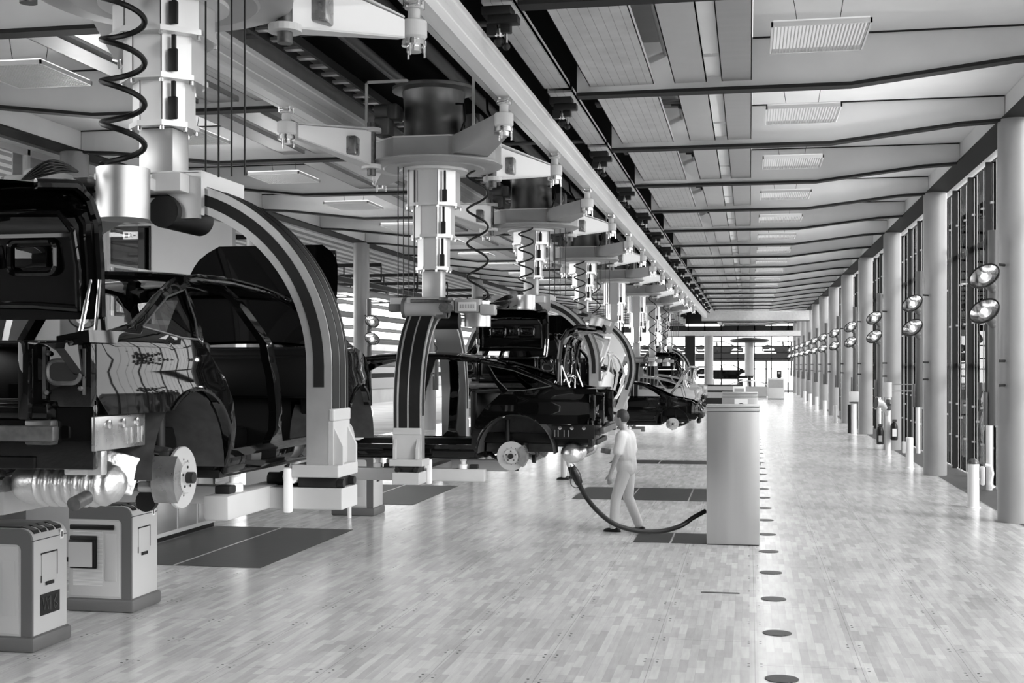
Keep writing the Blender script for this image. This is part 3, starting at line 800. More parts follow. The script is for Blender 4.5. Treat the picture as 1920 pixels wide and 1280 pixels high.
        m = MB()
        m.box(.62, .82, -2.36, -2.30, .33, .45, .01); m.box(.55, .80, -2.0, -1.96, .22, .42, .01, Euler((0, .3, .5)))
        split_build(m, 'heat_shield', 'foil', root)
    # underfloor longitudinal members and engine bay
    m = MB()
    for s in (1, -1):
        a, b = sorted((s * .45, s * .58)); m.box(a, b, -2.34, -1.0, .38, .50, .01); m.box(a, b, 1.1, 2.2, .45, .60, .01); m.box(*sorted((s * .55, s * .62)), 1.05, 1.9, .45, .9, .02)
    m.box(-.7, .7, 2.14, 2.22, .42, .62, .02); m.box(-.6, .6, 1.25, 2.1, .35, .75, .06); m.box(-.62, .62, 2.05, 2.12, .6, .80, .02)
    split_build(m, 'front_structure', 'inner', root)
    # wheel housings, hubs
    for (c, wy) in ((-1.50, -1.44), (1.44, 1.44)):
        for s in (1, -1):
            m = MB()
            def wh(u, v, s=s, c=c): 
                a = math.radians(180 * u); return (s * (.50 + .37 * v), c + .45 * math.cos(a), .27 + .45 * math.sin(a))
            m.grid(wh, 18, 2); pts = [(c + .45 * math.cos(PI * i / 18), .27 + .45 * math.sin(PI * i / 18)) for i in range(19)]
            m.prism([(p[0], p[1]) for p in pts], 'x', s * .49, s * .50)
            m.build('wheel_housing', 'liner', root)
            zc = .24
            m = MB(); m.lathe([(.09, -.012), (.168, -.012), (.172, -.008), (.172, .008), (.168, .012), (.09, .012)], (s * .79, wy, zc), 48, 'x')
            m.lathe([(.084, -.012), (.088, -.012 if s > 0 else .0), (.088, .03 if s > 0 else .012), (.084, .035)], (s * .79, wy, zc), 32, 'x', cap=True) if s > 0 else m.lathe([(.084, -.035), (.088, -.03), (.088, .012), (.084, .012)], (s * .79, wy, zc), 32, 'x')
            d = m.build('brake_disc', 'disc', root)
            m = MB(); e = s * .79 + s * .035; m.cyl((e, wy, zc), (e + s * .04, wy, zc), .032, 16)
            m.build('hub', 'dark', d)
            m = MB()
            for i in range(5):
                a = 2 * PI * i / 5 + .3; m.cyl((e, wy + .058 * math.cos(a), zc + .058 * math.sin(a)), (e + s * .003, wy + .058 * math.cos(a), zc + .058 * math.sin(a)), .008, 8)
            for i in range(12):
                a = 2 * PI * i / 12; m.cyl((s * .79 + s * .0115, wy + .1 * math.cos(a), zc + .1 * math.sin(a)), (s * .79 + s * .0135, wy + .1 * math.cos(a), zc + .1 * math.sin(a)), .006, 6)
            split_build(m, 'bolt_hole', 'dark', d)
            sy = -1 if wy < 0 else -1
            m = MB(); pr = [(wy + sy * .17 * math.cos(math.radians(a)) * k, zc + .17 * math.sin(math.radians(a)) * k) for k, rng in ((1.12, range(-42, 43, 12)), (.62, range(42, -43, -12))) for a in rng]
            x0, x1 = sorted((s * .70, s * .835)); m.prism(pr, 'x', x0, x1)
            m.cyl((s * .70, wy + sy * .15, zc + .04), (s * .62, wy + sy * .15, zc + .04), .03, 12); m.cyl((s * .70, wy + sy * .15, zc - .04), (s * .62, wy + sy * .15, zc - .04), .03, 12)
            m.build('brake_caliper', 'plate', root)
            m = MB(); m.box(*sorted((s * .68, s * .755)), wy - .07, wy + .07, zc - .12, zc + .15, .02)
            m.tube([(s * .74, wy, zc - .12), (s * .55, wy - .03, zc - .06), (s * .3, wy, zc + .0)], [.03, .022, .03], 10)
            m.tube([(s * .74, wy + .04, zc - .1), (s * .5, wy + .25, zc - .05), (s * .35, wy + .35, zc)], [.028, .02, .03], 10)
            m.tube([(s * .72, wy, zc + .14), (s * .45, wy + .05, zc + .17)], [.025, .025], 10)
            split_build(m, 'suspension_arm', 'iron', root)
            m = MB(); m.cyl((s * .52, wy - .10, zc - .02), (s * .52, wy - .10, zc + .25), .055, 14); m.cyl((s * .62, wy + .08, zc), (s * .62, wy + .08, zc + .42), .03, 12)
            m.lathe([(.045, -.02), (.06, -.02), (.06, .02), (.045, .02)], (s * .6, wy - .03, zc - .13), 16, 'y')
            split_build(m, 'spring_strut', 'dark', root)
    # lids
    if trunk:
        hw = .60
        def lidp(t):   # profile of open lid, side view (y,z)
            P = [(-1.98, 1.10), (-1.99, 1.35), (-2.02, 1.58), (-2.10, 1.70), (-2.22, 1.75), (-2.40, 1.73)]
            x = t * 5; i = min(4, int(x)); f = x - i; return (P[i][0] + (P[i + 1][0] - P[i][0]) * f, P[i][1] + (P[i + 1][1] - P[i][1]) * f)
        def wid(t): return hw * (1 - .18 * max(0, (t - .72) / .28) ** 2)
        def outer(u, v):
            y, z = lidp(u); x = (2 * v - 1) * wid(u); return (x, y + .05 * (1 if u < .6 else .4), z + (.05 if u > .55 else 0) - .05 * (x / hw) ** 2 * (u if u > .5 else 0))
        def innr(u, v):
            y, z = lidp(u); x = (2 * v - 1) * wid(u) * .97; return (x, y + .005, z - .0 - .05 * (x / hw) ** 2 * (u if u > .5 else 0))
        m = MB(); m.grid(outer, 20, 14); m.grid(innr, 20, 14)
        lid = m.build('boot_lid', paint, root)
        m = MB()
        for s in (1, -1):
            m.tube([(s * wid(i / 20) * .985, lidp(i / 20)[0] + .02, lidp(i / 20)[1] + .01) for i in range(21)], .028, 8)
            m.tube([(s * .50, -2.01, 1.14), (s * .50, -2.02, 1.35), (s * .49, -2.06, 1.55), (s * .44, -2.10, 1.63), (0, -2.10, 1.64)], .018, 8)
            m.tube([(s * .50, -2.01, 1.15), (s * .25, -2.01, 1.17), (0, -2.01, 1.175)], .02, 8)
            ringbar(m, roundrect(.13, .085, .04, 5, (s * .24, 1.42)), -2.02, .016)
            m.box(s * .24 - .09, s * .24 + .09, -2.035, -2.02, 1.365, 1.475, .008)
        m.box(-.04, .04, -2.05, -2.0, 1.36, 1.48, .01); m.box(-.46, .46, -2.02, -2.005, 1.52, 1.54)
        m.build('lid_inner_frame', paint, lid)
        m = MB()
        for s in (1, -1):
            m.tube([(s * .56, -2.0, 1.30), (s * .56, -2.1, 1.03)], .008, 8); m.tube([(s * .56, -2.04, 1.19), (s * .56, -2.1, 1.03)], .012, 8)
            m.tube([(s * .60, -1.97, 1.22), (s * .58, -1.9, .98)], .012, 8); m.tube([(s * .61, -2.0, 1.30), (s * .58, -2.0, .98)], .009, 8)
        split_build(m, 'lid_strut', 'chrome', lid)
    if hood:
        a = math.radians(58)
        def hd(u, v):
            w = .70 - .13 * u * u - .12 * max(0, (u - .8) / .2) ** 2; x = (2 * v - 1) * w; l = 1.0 * u
            return (x, 1.30 + l * math.cos(a), 1.0 + l * math.sin(a) + .05 * (1 - (x / .7) ** 2) * (1 - u))
        def hd2(u, v): p = hd(u, v); return (p[0] * .98, p[1] + .03, p[2] - .02)
        m = MB(); m.grid(hd, 14, 14); m.grid(hd2, 14, 14); h = m.build('bonnet', paint, root)
        m = MB()
        for s in (1, -1): m.tube([(s * .62, 1.75, .95), (s * .60, 1.62, 1.42)], .01, 8)
        split_build(m, 'bonnet_strut', 'iron', h)
    else:
        a = 0
    if headlamp:
        for s in (1, -1):
            def hl(u, v, s=s):
                x = .42 + .36 * u; y = 2.28 - .55 * (x - .42) ** 2 * 2 - .06 * v; z = .62 + .13 * v * (1 - .35 * (1 - u)); return (s * x, y, z)
            m = MB(); m.grid(hl, 8, 5); m.grid(lambda u, v: tuple(Vector(hl(u, v)) - Vector((0, .06, 0))), 8, 5); m.build('headlamp', 'lampglass', root)
        m = MB(); m.box(-.75, .75, 2.16, 2.3, .40, .52, .03); m.box(-.5, .5, 2.1, 2.2, .25, .38, .02); split_build(m, 'bumper_carrier', 'dark', root)
    return root
# ---------------------------------------------------------------- telescopic mast carriers
def roller(x, y, parent, flip=1):
    m = MB(); m.lathe([(.085, 5.00), (.105, 5.02), (.105, 5.14), (.095, 5.15), (.05, 5.155), (.05, 5.24), (.075, 5.245), (.075, 5.27)], (x, y, 0), 22)
    r = m.build('roller_housing', 'light', parent)
    m = MB(); m.lathe([(.06, 4.90), (.06, 4.945), (.10, 4.95), (.10, 4.985), (.09, 4.99), (.09, 5.0)], (x, y, 0), 22)
    for a in (0.4, 2.4, 4.6): m.cyl((x + .085 * math.cos(a), y + .085 * math.sin(a), 4.86), (x + .085 * math.cos(a), y + .085 * math.sin(a), 4.95), .01, 8)
    m.build('bearing', 'chrome', r)
    m = MB()
    for a in range(4): m.cyl((x + .07 * math.cos(a * PI / 2 + .7), y + .07 * math.sin(a * PI / 2 + .7), 5.25), (x + .07 * math.cos(a * PI / 2 + .7), y + .07 * math.sin(a * PI / 2 + .7), 5.31), .026, 10)
    m.box(x - .06, x + .06, y - .09, y + .09, 5.255, 5.29, .01)
    m.build('guide_wheel', 'chrome', r)
def arm_poly(p, q, w0, w1):
    p = Vector(p); q = Vector(q); d = (q - p).normalized(); n = Vector((-d.y, d.x))
    return [tuple(p + n * w0), tuple(p - n * w0), tuple(q - n * w1), tuple(q + n * w1)]
def helix(cx, cy, z0, z1, r, turns, top=None, bot=None, n=22, ph=0):
    N = int(turns * n); pts = []
    if top: pts.append(top)
    for i in range(N + 1):
        a = 2 * PI * i / n + ph; pts.append((cx + r * math.cos(a), cy + r * math.sin(a), z0 + (z1 - z0) * i / N))
    if bot: pts.append(bot)
    return pts

def oct_seg(r, z0, z1, mb):
    mb.prism([(r * math.cos(math.radians(22.5 + 45 * i)) * 1.0, r * math.sin(math.radians(22.5 + 45 * i))) for i in range(8)], 'z', z0, z1)

def carrier(label, Y, lift, rz, roll=0.0, detail=True, motor=False):
    """lift = height of the tyre plane of the carried car"""
    root = thing('telescopic_carrier', label, 'overhead carrier', (CX, Y, 0), 0, None)
    # hub ring with arms
    m = MB()
    hexa = [(-.34, -.64), (.34, -.64), (.62, -.5), (.80, -.1), (.80, .3), (.5, .64), (-.34, .66), (-.66, .5), (-.82, .2), (-.80, -.2)]
    m.prism(hexa, 'z', 4.90, 5.16)
    ring = m.build('hub_ring', 'mid', root, smooth=False)
    m = MB(); m.lathe([(.3, 4.855), (.80, 4.86), (.86, 4.885), (.86, 4.90), (.3, 4.90)], (0, 0, 0), 40); m.lathe([(.36, 4.84), (.62, 4.845), (.64, 4.86), (.36, 4.86)], (0, 0, 0), 40); m.build('under_plate', 'mid', ring)
    m = MB(); m.prism([(a * 1.01, b * 1.01) for a, b in hexa], 'z', 5.15, 5.165); m.prism([(a * 1.01, b * 1.01) for a, b in hexa], 'z', 4.90, 4.912); m.build('ring_edge', 'light', ring, smooth=False)
    # rigid arms (front right, rear left)
    for sx, sy in ((1, -1), (-1, 1)):
        m = MB(); pts = arm_poly((sx * .55, sy * .45), (sx * 1.2, sy * 1.70), .24, .085)
        m.prism(pts, 'z', 4.93, 5.15); a = m.build('arm', 'mid', root, smooth=False)
        roller(sx * 1.25, sy * 1.80, root)
    # hinged triangular arms (front left, rear right)
    for sx, sy in ((-1, -1), (1, 1)):
        p = Vector((sx * .62, sy * .62)); q = Vector((sx * 1.18, sy * 1.68)); d = (q - p).normalized(); n = Vector((-d.y, d.x)) * .035
        m = MB(); z = [(4.80, 5.24), (4.99, 5.13)]
        for (zz0, zz1, zz2, zz3) in ((z[0][0], z[0][1], z[1][0], z[1][1]),):
            V = [m._v((v.x, v.y, h)) for v, h in ((p - n, zz0), (p - n, zz1), (q - n, zz3), (q - n, zz2), (p + n, zz0), (p + n, zz1), (q + n, zz3), (q + n, zz2))]
            for f in ((0, 1, 2, 3), (7, 6, 5, 4), (0, 4, 5, 1), (1, 5, 6, 2), (2, 6, 7, 3), (3, 7, 4, 0)): m.bm.faces.new([V[i] for i in f])
        a = m.build('hinged_arm', 'white', root, smooth=False)
        m = MB(); N2 = n * 3.2
        for h0, h1 in ((4.79, 4.98), (5.25, 5.14)):
            V = [m._v((v.x, v.y, h)) for v, h in ((p - N2, h0), (p + N2, h0), (q + n, h1), (q - n, h1), (p - N2, h0 + .015), (p + N2, h0 + .015), (q + n, h1 + .015), (q - n, h1 + .015))]
            for f in ((0, 1, 2, 3), (7, 6, 5, 4), (0, 4, 5, 1), (1, 5, 6, 2), (2, 6, 7, 3), (3, 7, 4, 0)): m.bm.faces.new([V[i] for i in f])
        m.cyl((p.x, p.y, 4.78), (p.x, p.y, 4.83), .12, 20); m.cyl((p.x, p.y, 5.22), (p.x, p.y, 5.27), .12, 20)
        m.build('arm_flange', 'light', a, smooth=False)
        m = MB(); m.cyl((p.x, p.y, 4.7), (p.x, p.y, 5.34), .055, 16); m.build('hinge_pin', 'iron', a)
        roller(sx * 1.25, sy * 1.80, root)
        if detail:
            m = MB(); b = p + (q - p) * .28; m.box(b.x - .09, b.x + .09, b.y - .12, b.y + .06, 4.9, 5.12, .02); m.cyl((b.x - .06, b.y - .1, 5.12), (b.x - .06, b.y - .1, 5.18), .03, 10)
            m.cyl((b.x - .14, b.y - .1, 5.0), (b.x - .05, b.y - .1, 5.0), .045, 12); m.build('valve_block', 'plate', a)
    # drum with drive motors and a light frame
    m = MB(); m.lathe([(.44, 5.165), (.44, 5.19), (.39, 5.2), (.375, 5.3), (.37, 5.55), (.38, 5.72), (.40, 5.80), (.52, 5.82), (.52, 5.86), (.50, 5.87)], (0, 0, 0), 40)
    dr = m.build('drum', 'drum', root)
    m = MB(); m.box(-.62, -.42, -.55, -.3, 5.2, 5.42, .03); m.box(-.60, -.36, -.4, -.12, 5.42, 5.62, .03); m.cyl((-.62, -.42, 5.50), (-.46, -.42, 5.50), .10, 18)
    m.box(.46, .66, -.3, -.06, 5.2, 5.48, .03); m.cyl((.56, -.30, 5.36), (.56, -.42, 5.36), .08, 16); m.box(.42, .7, .2, .5, 5.2, 5.35, .02); m.box(-.3, .05, .42, .62, 5.18, 5.33, .02)
    split_build(m, 'drive_motor', 'grey', root)
    m = MB(); m.box(-.74, -.71, -.5, -.47, 5.16, 5.88); m.box(-.74, -.2, -.5, -.47, 5.85, 5.88); m.box(.60, .63, -.5, -.47, 5.16, 5.9); m.box(-.70, -.67, .45, .48, 5.16, 5.8)
    split_build(m, 'cable_frame', 'light', root, smooth=False)
    m = MB(); m.tube([(.36, -.3, 5.6), (.5, -.5, 5.55), (.52, -.52, 5.35), (.45, -.5, 5.18)], .014, 8); m.tube([(.7, -.1, 5.75), (.75, -.3, 5.5), (.9, -.5, 5.25), (.95, -.7, 5.17)], .016, 8); split_build(m, 'loose_cable', 'black', root)
    # telescoping mast
    zb = lift + 2.11; zt = 4.86; L = zt - zb; tops = []
    rs = (.335, .265, .205)
    zz = [zt - .04] + [zt - L * f for f in ((.22, .46, .71) if zb > 3.5 else (.285, .52, .76))]
    m = MB(); m.lathe([(.43, zt - .05), (.43, zt - .02), (.40, zt)], (0, 0, 0), 36); m.build('mast_collar', 'light', root)
    for i, r in enumerate(rs):
        m = MB(); oct_seg(r, zz[i + 1], zz[i] + (.25 if i else 0) * 0, m)
        sg = m.build('mast_segment', 'mast', root, smooth=False)
        m = MB(); m.prism([((r + .025) * math.cos(math.radians(22.5 + 45 * k)), (r + .025) * math.sin(math.radians(22.5 + 45 * k))) for k in range(8)], 'z', zz[i + 1] - .018, zz[i + 1] + .018)
        m.build('segment_flange', 'alu', sg, smooth=False)
        m = MB()
        for k in range(8):
            a = math.radians(22.5 + 45 * k)
            m.cyl((math.cos(a) * (r - .0), math.sin(a) * r, zz[i + 1] - .045), (math.cos(a) * r, math.sin(a) * r, zz[i + 1] - .018), .014, 8)
        split_build(m, 'flange_bolt', 'chrome', sg)
        m = MB(); c = r * math.cos(math.radians(22.5))
        for k in (-1, 1):
            m.box(k * r * .38 - .003, k * r * .38 + .003, -c - .002, -c + .002, zz[i + 1] + .02, zz[i] - .02)
        split_build(m, 'panel_seam', 'dark', sg, smooth=False)
        m = MB(); m.box(.03 + r * .45, .09 + r * .45, -c * .93 - .02, -c * .93 + .01, zz[i + 1] + .02, zz[i + 1] + .17, .008); m.box(.05 + r * .45, .075 + r * .45, -c * .93 - .012, -c * .93 + .01, zz[i + 1] + .17, zz[i] - .03)
        split_build(m, 'slide_block', 'dark', sg)
    m = MB(); m.box(-.125, .125, -.125, .125, zb - .02, zz[3] - .018, .02); m.build('mast_core', 'mast', root)
    # rotating lower unit
    low = bpy.data.objects.new('lower_unit', None); COL.objects.link(low); low.parent = root; low.location = (0, 0, lift); low.rotation_euler = (0, 0, rz)
    arcz = .85
    if roll:
        low.rotation_mode = 'XYZ'
        R = Matrix.Translation((0, 0, lift)) @ Matrix.Rotation(rz, 4, 'Z')
        low.matrix_local = R
    def part(mb, nm, mt, par=None, **kw):
        if nm in ('roller_cap', 'motor_cable', 'side_bracket', 'gear_motor', 'drum_bracket'): return split_build(mb, nm, mt, par or low, **kw)[0]
        return mb.build(nm, mt, par or low, **kw)
    # saddle
    m = MB(); m.prism([(-.36, 1.90), (-.36, 2.12), (.36, 2.12), (.36, 1.82), (.20, 1.82), (.20, 1.95), (.10, 2.0), (-.15, 2.0)], 'y', -.24, -.20)
    m.box(-.36, .36, -.20, .42, 2.05, 2.12); m.box(.32, .36, -.2, .3, 1.90, 2.06); m.box(-.36, -.32, -.2, .3, 1.90, 2.06)
    m.box(.36, .378, -.24, .46, 2.02, 2.13); m.box(.36, .378, -.24, -.19, 1.84, 2.02); m.box(-.378, -.36, -.24, .46, 2.02, 2.13); m.box(-.36, .36, -.24, .46, 2.115, 2.13)
    part(m, 'saddle', 'alu', smooth=False)
    m = MB(); m.cyl((0, -.56, 1.78), (0, -.56, 2.10), .165, 40); part(m, 'cable_drum', 'steel')
    m = MB(); m.box(-.13, .13, -.45, -.2, 1.98, 2.06, .01); m.box(.10, .30, -.38, -.24, 1.98, 2.10, .01); part(m, 'drum_bracket', 'light')
    m = MB()
    m.cyl((.14, -.30, 1.86), (.14, .25, 1.86), .105, 24); part(m, 'roller_tube', 'dark')
    for s in (-1,):
        m = MB(); m.cyl((s * .62, -.30, 1.99), (s * .62, .18, 1.99), .115, 24); m.box(s * .62 - .1, s * .62 + .1, -.28, .16, 1.98, 2.12, .02); part(m, 'guide_roller', 'mid')
        m = MB(); m.cyl((s * .62, -.34, 1.99), (s * .62, -.30, 1.99), .125, 24); m.cyl((s * .62, .18, 1.99), (s * .62, .22, 1.99), .125, 24); m.box(s * .62 - .04, s * .62 + .04, .22, .40, 1.95, 2.04, .01); part(m, 'roller_cap', 'grey')
    m = MB(); m.box(-.60, -.42, -.72, -.40, 1.93, 2.10, .03); m.box(-.58, -.44, -.40, -.30, 1.96, 2.08, .02); m.box(-.62, -.44, -.9, -.72, 1.90, 2.03, .02); part(m, 'gear_motor', 'mid')
    m = MB(); m.box(-.626, -.618, -.68, -.46, 1.95, 2.06, .003); pl = m.build('name_plate', 'light', low, smooth=False)
    m = MB()
    for k in range(6): m.box(-.630, -.626, -.66 + .032 * k, -.642 + .032 * k, 1.985, 2.03)
    m.build('raised_letters', 'mid', pl, kind='stuff', smooth=False)
    m = MB()
    for i in range(5): m.tube([(-.5 + .12 * math.sin(t * PI / 12) + .3 * t / 12, -.9 - (.14 + .015 * i) * math.sin(t * PI / 12) + .012 * t, 1.98 + .08 * t / 12 + .015 * i * math.sin(t * PI / 12)) for t in range(13)], .008, 6)
    part(m, 'motor_cable', 'black')
    m = MB(); m.box(-.75, -.36, -.36, .1, 2.05, 2.09, .01); m.box(-.70, -.62, -.34, -.2, 1.86, 2.05, .01); m.box(-.95, -.72, -.42, -.30, 2.06, 2.10, .01); m.cyl((-.95, -.36, 1.98), (-.72, -.36, 1.98), .06, 14)
    part(m, 'side_bracket', 'iron')
    # C arch
    R0, R1 = 1.07, 1.24
    N = 40
    arch = MB()
    def sec(R, a): return (R * math.cos(a), arcz + R * math.sin(a))
    inner = [sec(R0, PI * i / N) for i in range(N + 1)]; outer = [sec(R1, PI * i / N) for i in range(N + 1)]
    poly_o = [(R1, .22)] + outer + [(-R1, .22)]; poly_i = [(-R0, .22)] + inner[::-1] + [(R0, .22)]
    # build as strip of quads to keep it clean
    def strip(mb, po, pi, y0, y1):
        n = len(po); A = [[mb._v((p[0], y, p[1])) for p in po] for y in (y0, y1)]; B = [[mb._v((p[0], y, p[1])) for p in pi] for y in (y0, y1)]
        for i in range(n - 1):
            mb.bm.faces.new((A[0][i], A[0][i + 1], A[1][i + 1], A[1][i])); mb.bm.faces.new((B[0][i], B[1][i], B[1][i + 1], B[0][i + 1]))
            mb.bm.faces.new((A[0][i], B[0][i], B[0][i + 1], A[0][i + 1])); mb.bm.faces.new((A[1][i], A[1][i + 1], B[1][i + 1], B[1][i]))
        for i in (0, n - 1): mb.bm.faces.new((A[0][i], A[1][i], B[1][i], B[0][i]))
    strip(arch, poly_o, poly_i[::-1], -.165, .165)
    ao = part(arch, 'arch', 'alu', angle=30)
    def belt(R, zlow, y0, y1, th, nm, mt, a0=0, a1=180):
        m = MB(); pts = []
        if a0 == 0: pts.append((R, zlow))
        pts += [sec(R, math.radians(a0 + (a1 - a0) * i / N)) for i in range(N + 1)]
        if a1 == 180: pts.append((-R, zlow))
        pi = []
        if a0 == 0: pi.append((R - th, zlow))
        pi += [sec(R - th, math.radians(a0 + (a1 - a0) * i / N)) for i in range(N + 1)]
        if a1 == 180: pi.append((-R + th, zlow))
        strip(m, pts, pi, y0, y1); return m.build(nm, mt, ao, angle=30)
    belt(R1 + .004, .58, -.15, -.02, .01, 'outer_belt', 'black')
    belt(R1 + .004, .58, .00, .10, .01, 'outer_belt', 'black')
    belt(R1 + .006, .58, .125, .155, .012, 'outer_belt', 'dark')
    belt(R1 - .05, .72, -.170, -.160, .07, 'side_guide', 'dark')
    belt(R1 - .05, .72, .160, .170, .07, 'side_guide', 'dark')
    m = MB(); m.box(R1 - .02, R1 + .02, -.17, .17, .50, .58, .01) ; m.box(-R1 - .02, -R1 + .02, -.17, .17, .50, .58, .01)
    m.box(-R1 - .012, -R1 + .02, -.168, .168, .22, .50); m.box(R1 - .02, R1 + .012, -.168, .168, .22, .50)
    split_build(m, 'arch_shoe', 'foot', ao, smooth=False)
    # feet and support frame
    for s in (1, -1):
        m = MB(); x0, x1 = sorted((s * .98, s * 1.30)); m.box(x0, x1, -.20, .20, .14, .22, .008)
        for yy in (-.15, .12):
            m.prism([(s * 1.24, .22), (s * 1.31, .22), (s * 1.31, .34), (s * 1.25, .46)], 'y', yy, yy + .03)
        f = part(m, 'foot', 'foot', smooth=False)
        m = MB(); m.box(*sorted((s * 1.0, s * 1.27)), -.14, .14, .06, .14, .01)
        for yy in (-.12, .10): m.cyl((s * 1.27, yy, .10), (s * 1.31, yy, .10), .03, 10)
        m.cyl((s * .75, 0, .11), (s * 1.0, 0, .11), .045, 16); m.build('lock_unit', 'dark', f)
        m = MB(); x0, x1 = sorted((s * .68, s * 1.31)); m.box(x0, x1, -.16, .16, -.07, .07, .008); m.build('foot_box', 'foot', f, smooth=False)
        m = MB(); m.box(*sorted((s * .93, s * .98)), -.22, -.16, -.09, .2, .012); m.cyl((s * .955, -.16, .14), (s * .955, .16, .14), .05, 16); m.build('lock_lever', 'white', f)
        m = MB(); m.box(*sorted((s * .66, s * .82)), -.82, .82, -.07, .08, .015); b = part(m, 'support_beam', 'foot')
        for yy in (-.55, .5):
            m = MB(); m.lathe([(.055, .08), (.055, .13), (.03, .135), (.03, .17), (.04, .175), (.04, .19)], (s * .74, yy, 0), 20); m.build('support_pad', 'white', b)
            m = MB(); m.box(s * .74 - .05, s * .74 + .05, yy - .18, yy - .08, .08, .13, .01); m.build('pad_slide', 'dark', b)
    m = MB(); m.box(-.68, .68, -.07, .07, -.06, .06, .01); part(m, 'cross_beam', 'foot')
    # coil cable and ropes
    cr, sr = math.cos(rz), math.sin(rz)
    dx, dy = -sr * -.56, cr * -.56
    z1 = lift + 2.12
    m = MB(); tr = 4.5 if lift > 1.3 else 3.9
    m.tube(helix(dx, dy, 4.84, z1, .13, tr, top=(dx * .9, dy * .9, 4.9), ph=rz + .5), .019 if lift > 1.3 and Y < 10 else .015, 8)
    m.build('coil_cable', 'black', root)
    m = MB()
    for i in range(4):
        a = (-.36 + .06 * i, -.36 + .03 * i) if rz else (.345 + .1 * i, -.1 - .02 * i)
        m.cyl((a[0], a[1], lift + 2.1), (a[0], a[1], 4.87), .007, 6)
    split_build(m, 'lift_rope', 'black', root)
    if roll:
        low.matrix_local = Matrix.Translation((0, 0, lift)) @ Matrix.Rotation(rz, 4, 'Z') @ Matrix.Translation((0, 0, arcz)) @ Matrix.Rotation(roll, 4, 'Y') @ Matrix.Translation((0, 0, -arcz))
    return root, low

H = math.pi / 2
MAST = [7.8, 15.1, 22.2, 29.3, 36.4, 43.6, 50.8, 58.0, 65.2]
specs = [
 (0, 1.54, 0, 'nearest telescopic carrier, cut by the top edge, its arch around the open-boot black car', 'gloss', dict(bracket='plate'), 'black car body without doors, boot and bonnet open, nearest on the left'),
 (1, 1.10, H, 'second telescopic carrier with its arch seen edge-on around the sideways black car', 'gloss', dict(), 'black car body hanging sideways in the second arch, its rear to the right'),
 (2, 1.54, 0, 'third telescopic carrier with a steel drum above the raised black boot lid', 'gloss', dict(), 'black car body behind the sideways one, its boot lid raised and facing us'),
 (3, 1.50, 0, 'fourth telescopic carrier with tilted arch around the white car', 'glossw', dict(), 'white car body held in the tilted arch'),
 (4, .50, -H, 'fifth telescopic carrier, long extended mast over the lowered black car', 'gloss', dict(headlamp=True, trunk=False, doors=True), 'lowered black car body with its headlamp to the right and bonnet propped up'),
 (5, .60, H, 'sixth telescopic carrier with fully extended mast over the first silver car', 'glosss', dict(doors=True), 'silver car body behind the lowered black one, tail to the right'),
 (6, .60, H, 'seventh telescopic carrier with fully extended mast far down the row', 'glosss', dict(doors=True), 'silver car body farthest in the row, tail beside the cabinets'),
 (7, 1.2, 0, 'eighth telescopic carrier far down the row under the rail end', 'gloss', dict(), 'dark car body hanging far down the row of masts'),
]
for i, lift, rz, lab, paint, kw, clab in specs:
    roll = math.radians(20) if i == 3 else 0
    root, low = carrier(lab, MAST[i], lift, rz, roll, detail=i < 4)
    fwd = Vector((-math.sin(rz), math.cos(rz), 0))
    off = .06 if i == 0 else .14 if rz == 0 else .30
    c = car('car_body', clab, 'car', paint, (CX + fwd.x * off, MAST[i] + fwd.y * off, lift), rz, **kw)
    if roll:
        c.matrix_local = Matrix.Translation((CX, MAST[i], lift)) @ Matrix.Rotation(rz, 4, 'Z') @ Matrix.Translation((0, 0, .85)) @ Matrix.Rotation(roll, 4, 'Y') @ Matrix.Translation((0, off, -.85))
    if i == 0:
        m = MB(); m.box(.50, .74, 2.0, 2.12, .24, .56, .05); m.sphere((.74, 2.06, .33), .07, 12); m.sphere((.74, 2.06, .47), .075, 12); m.cyl((.6, 2.06, .55), (.6, 2.06, .62), .03, 10); m.build('washer_tank', 'white', c)
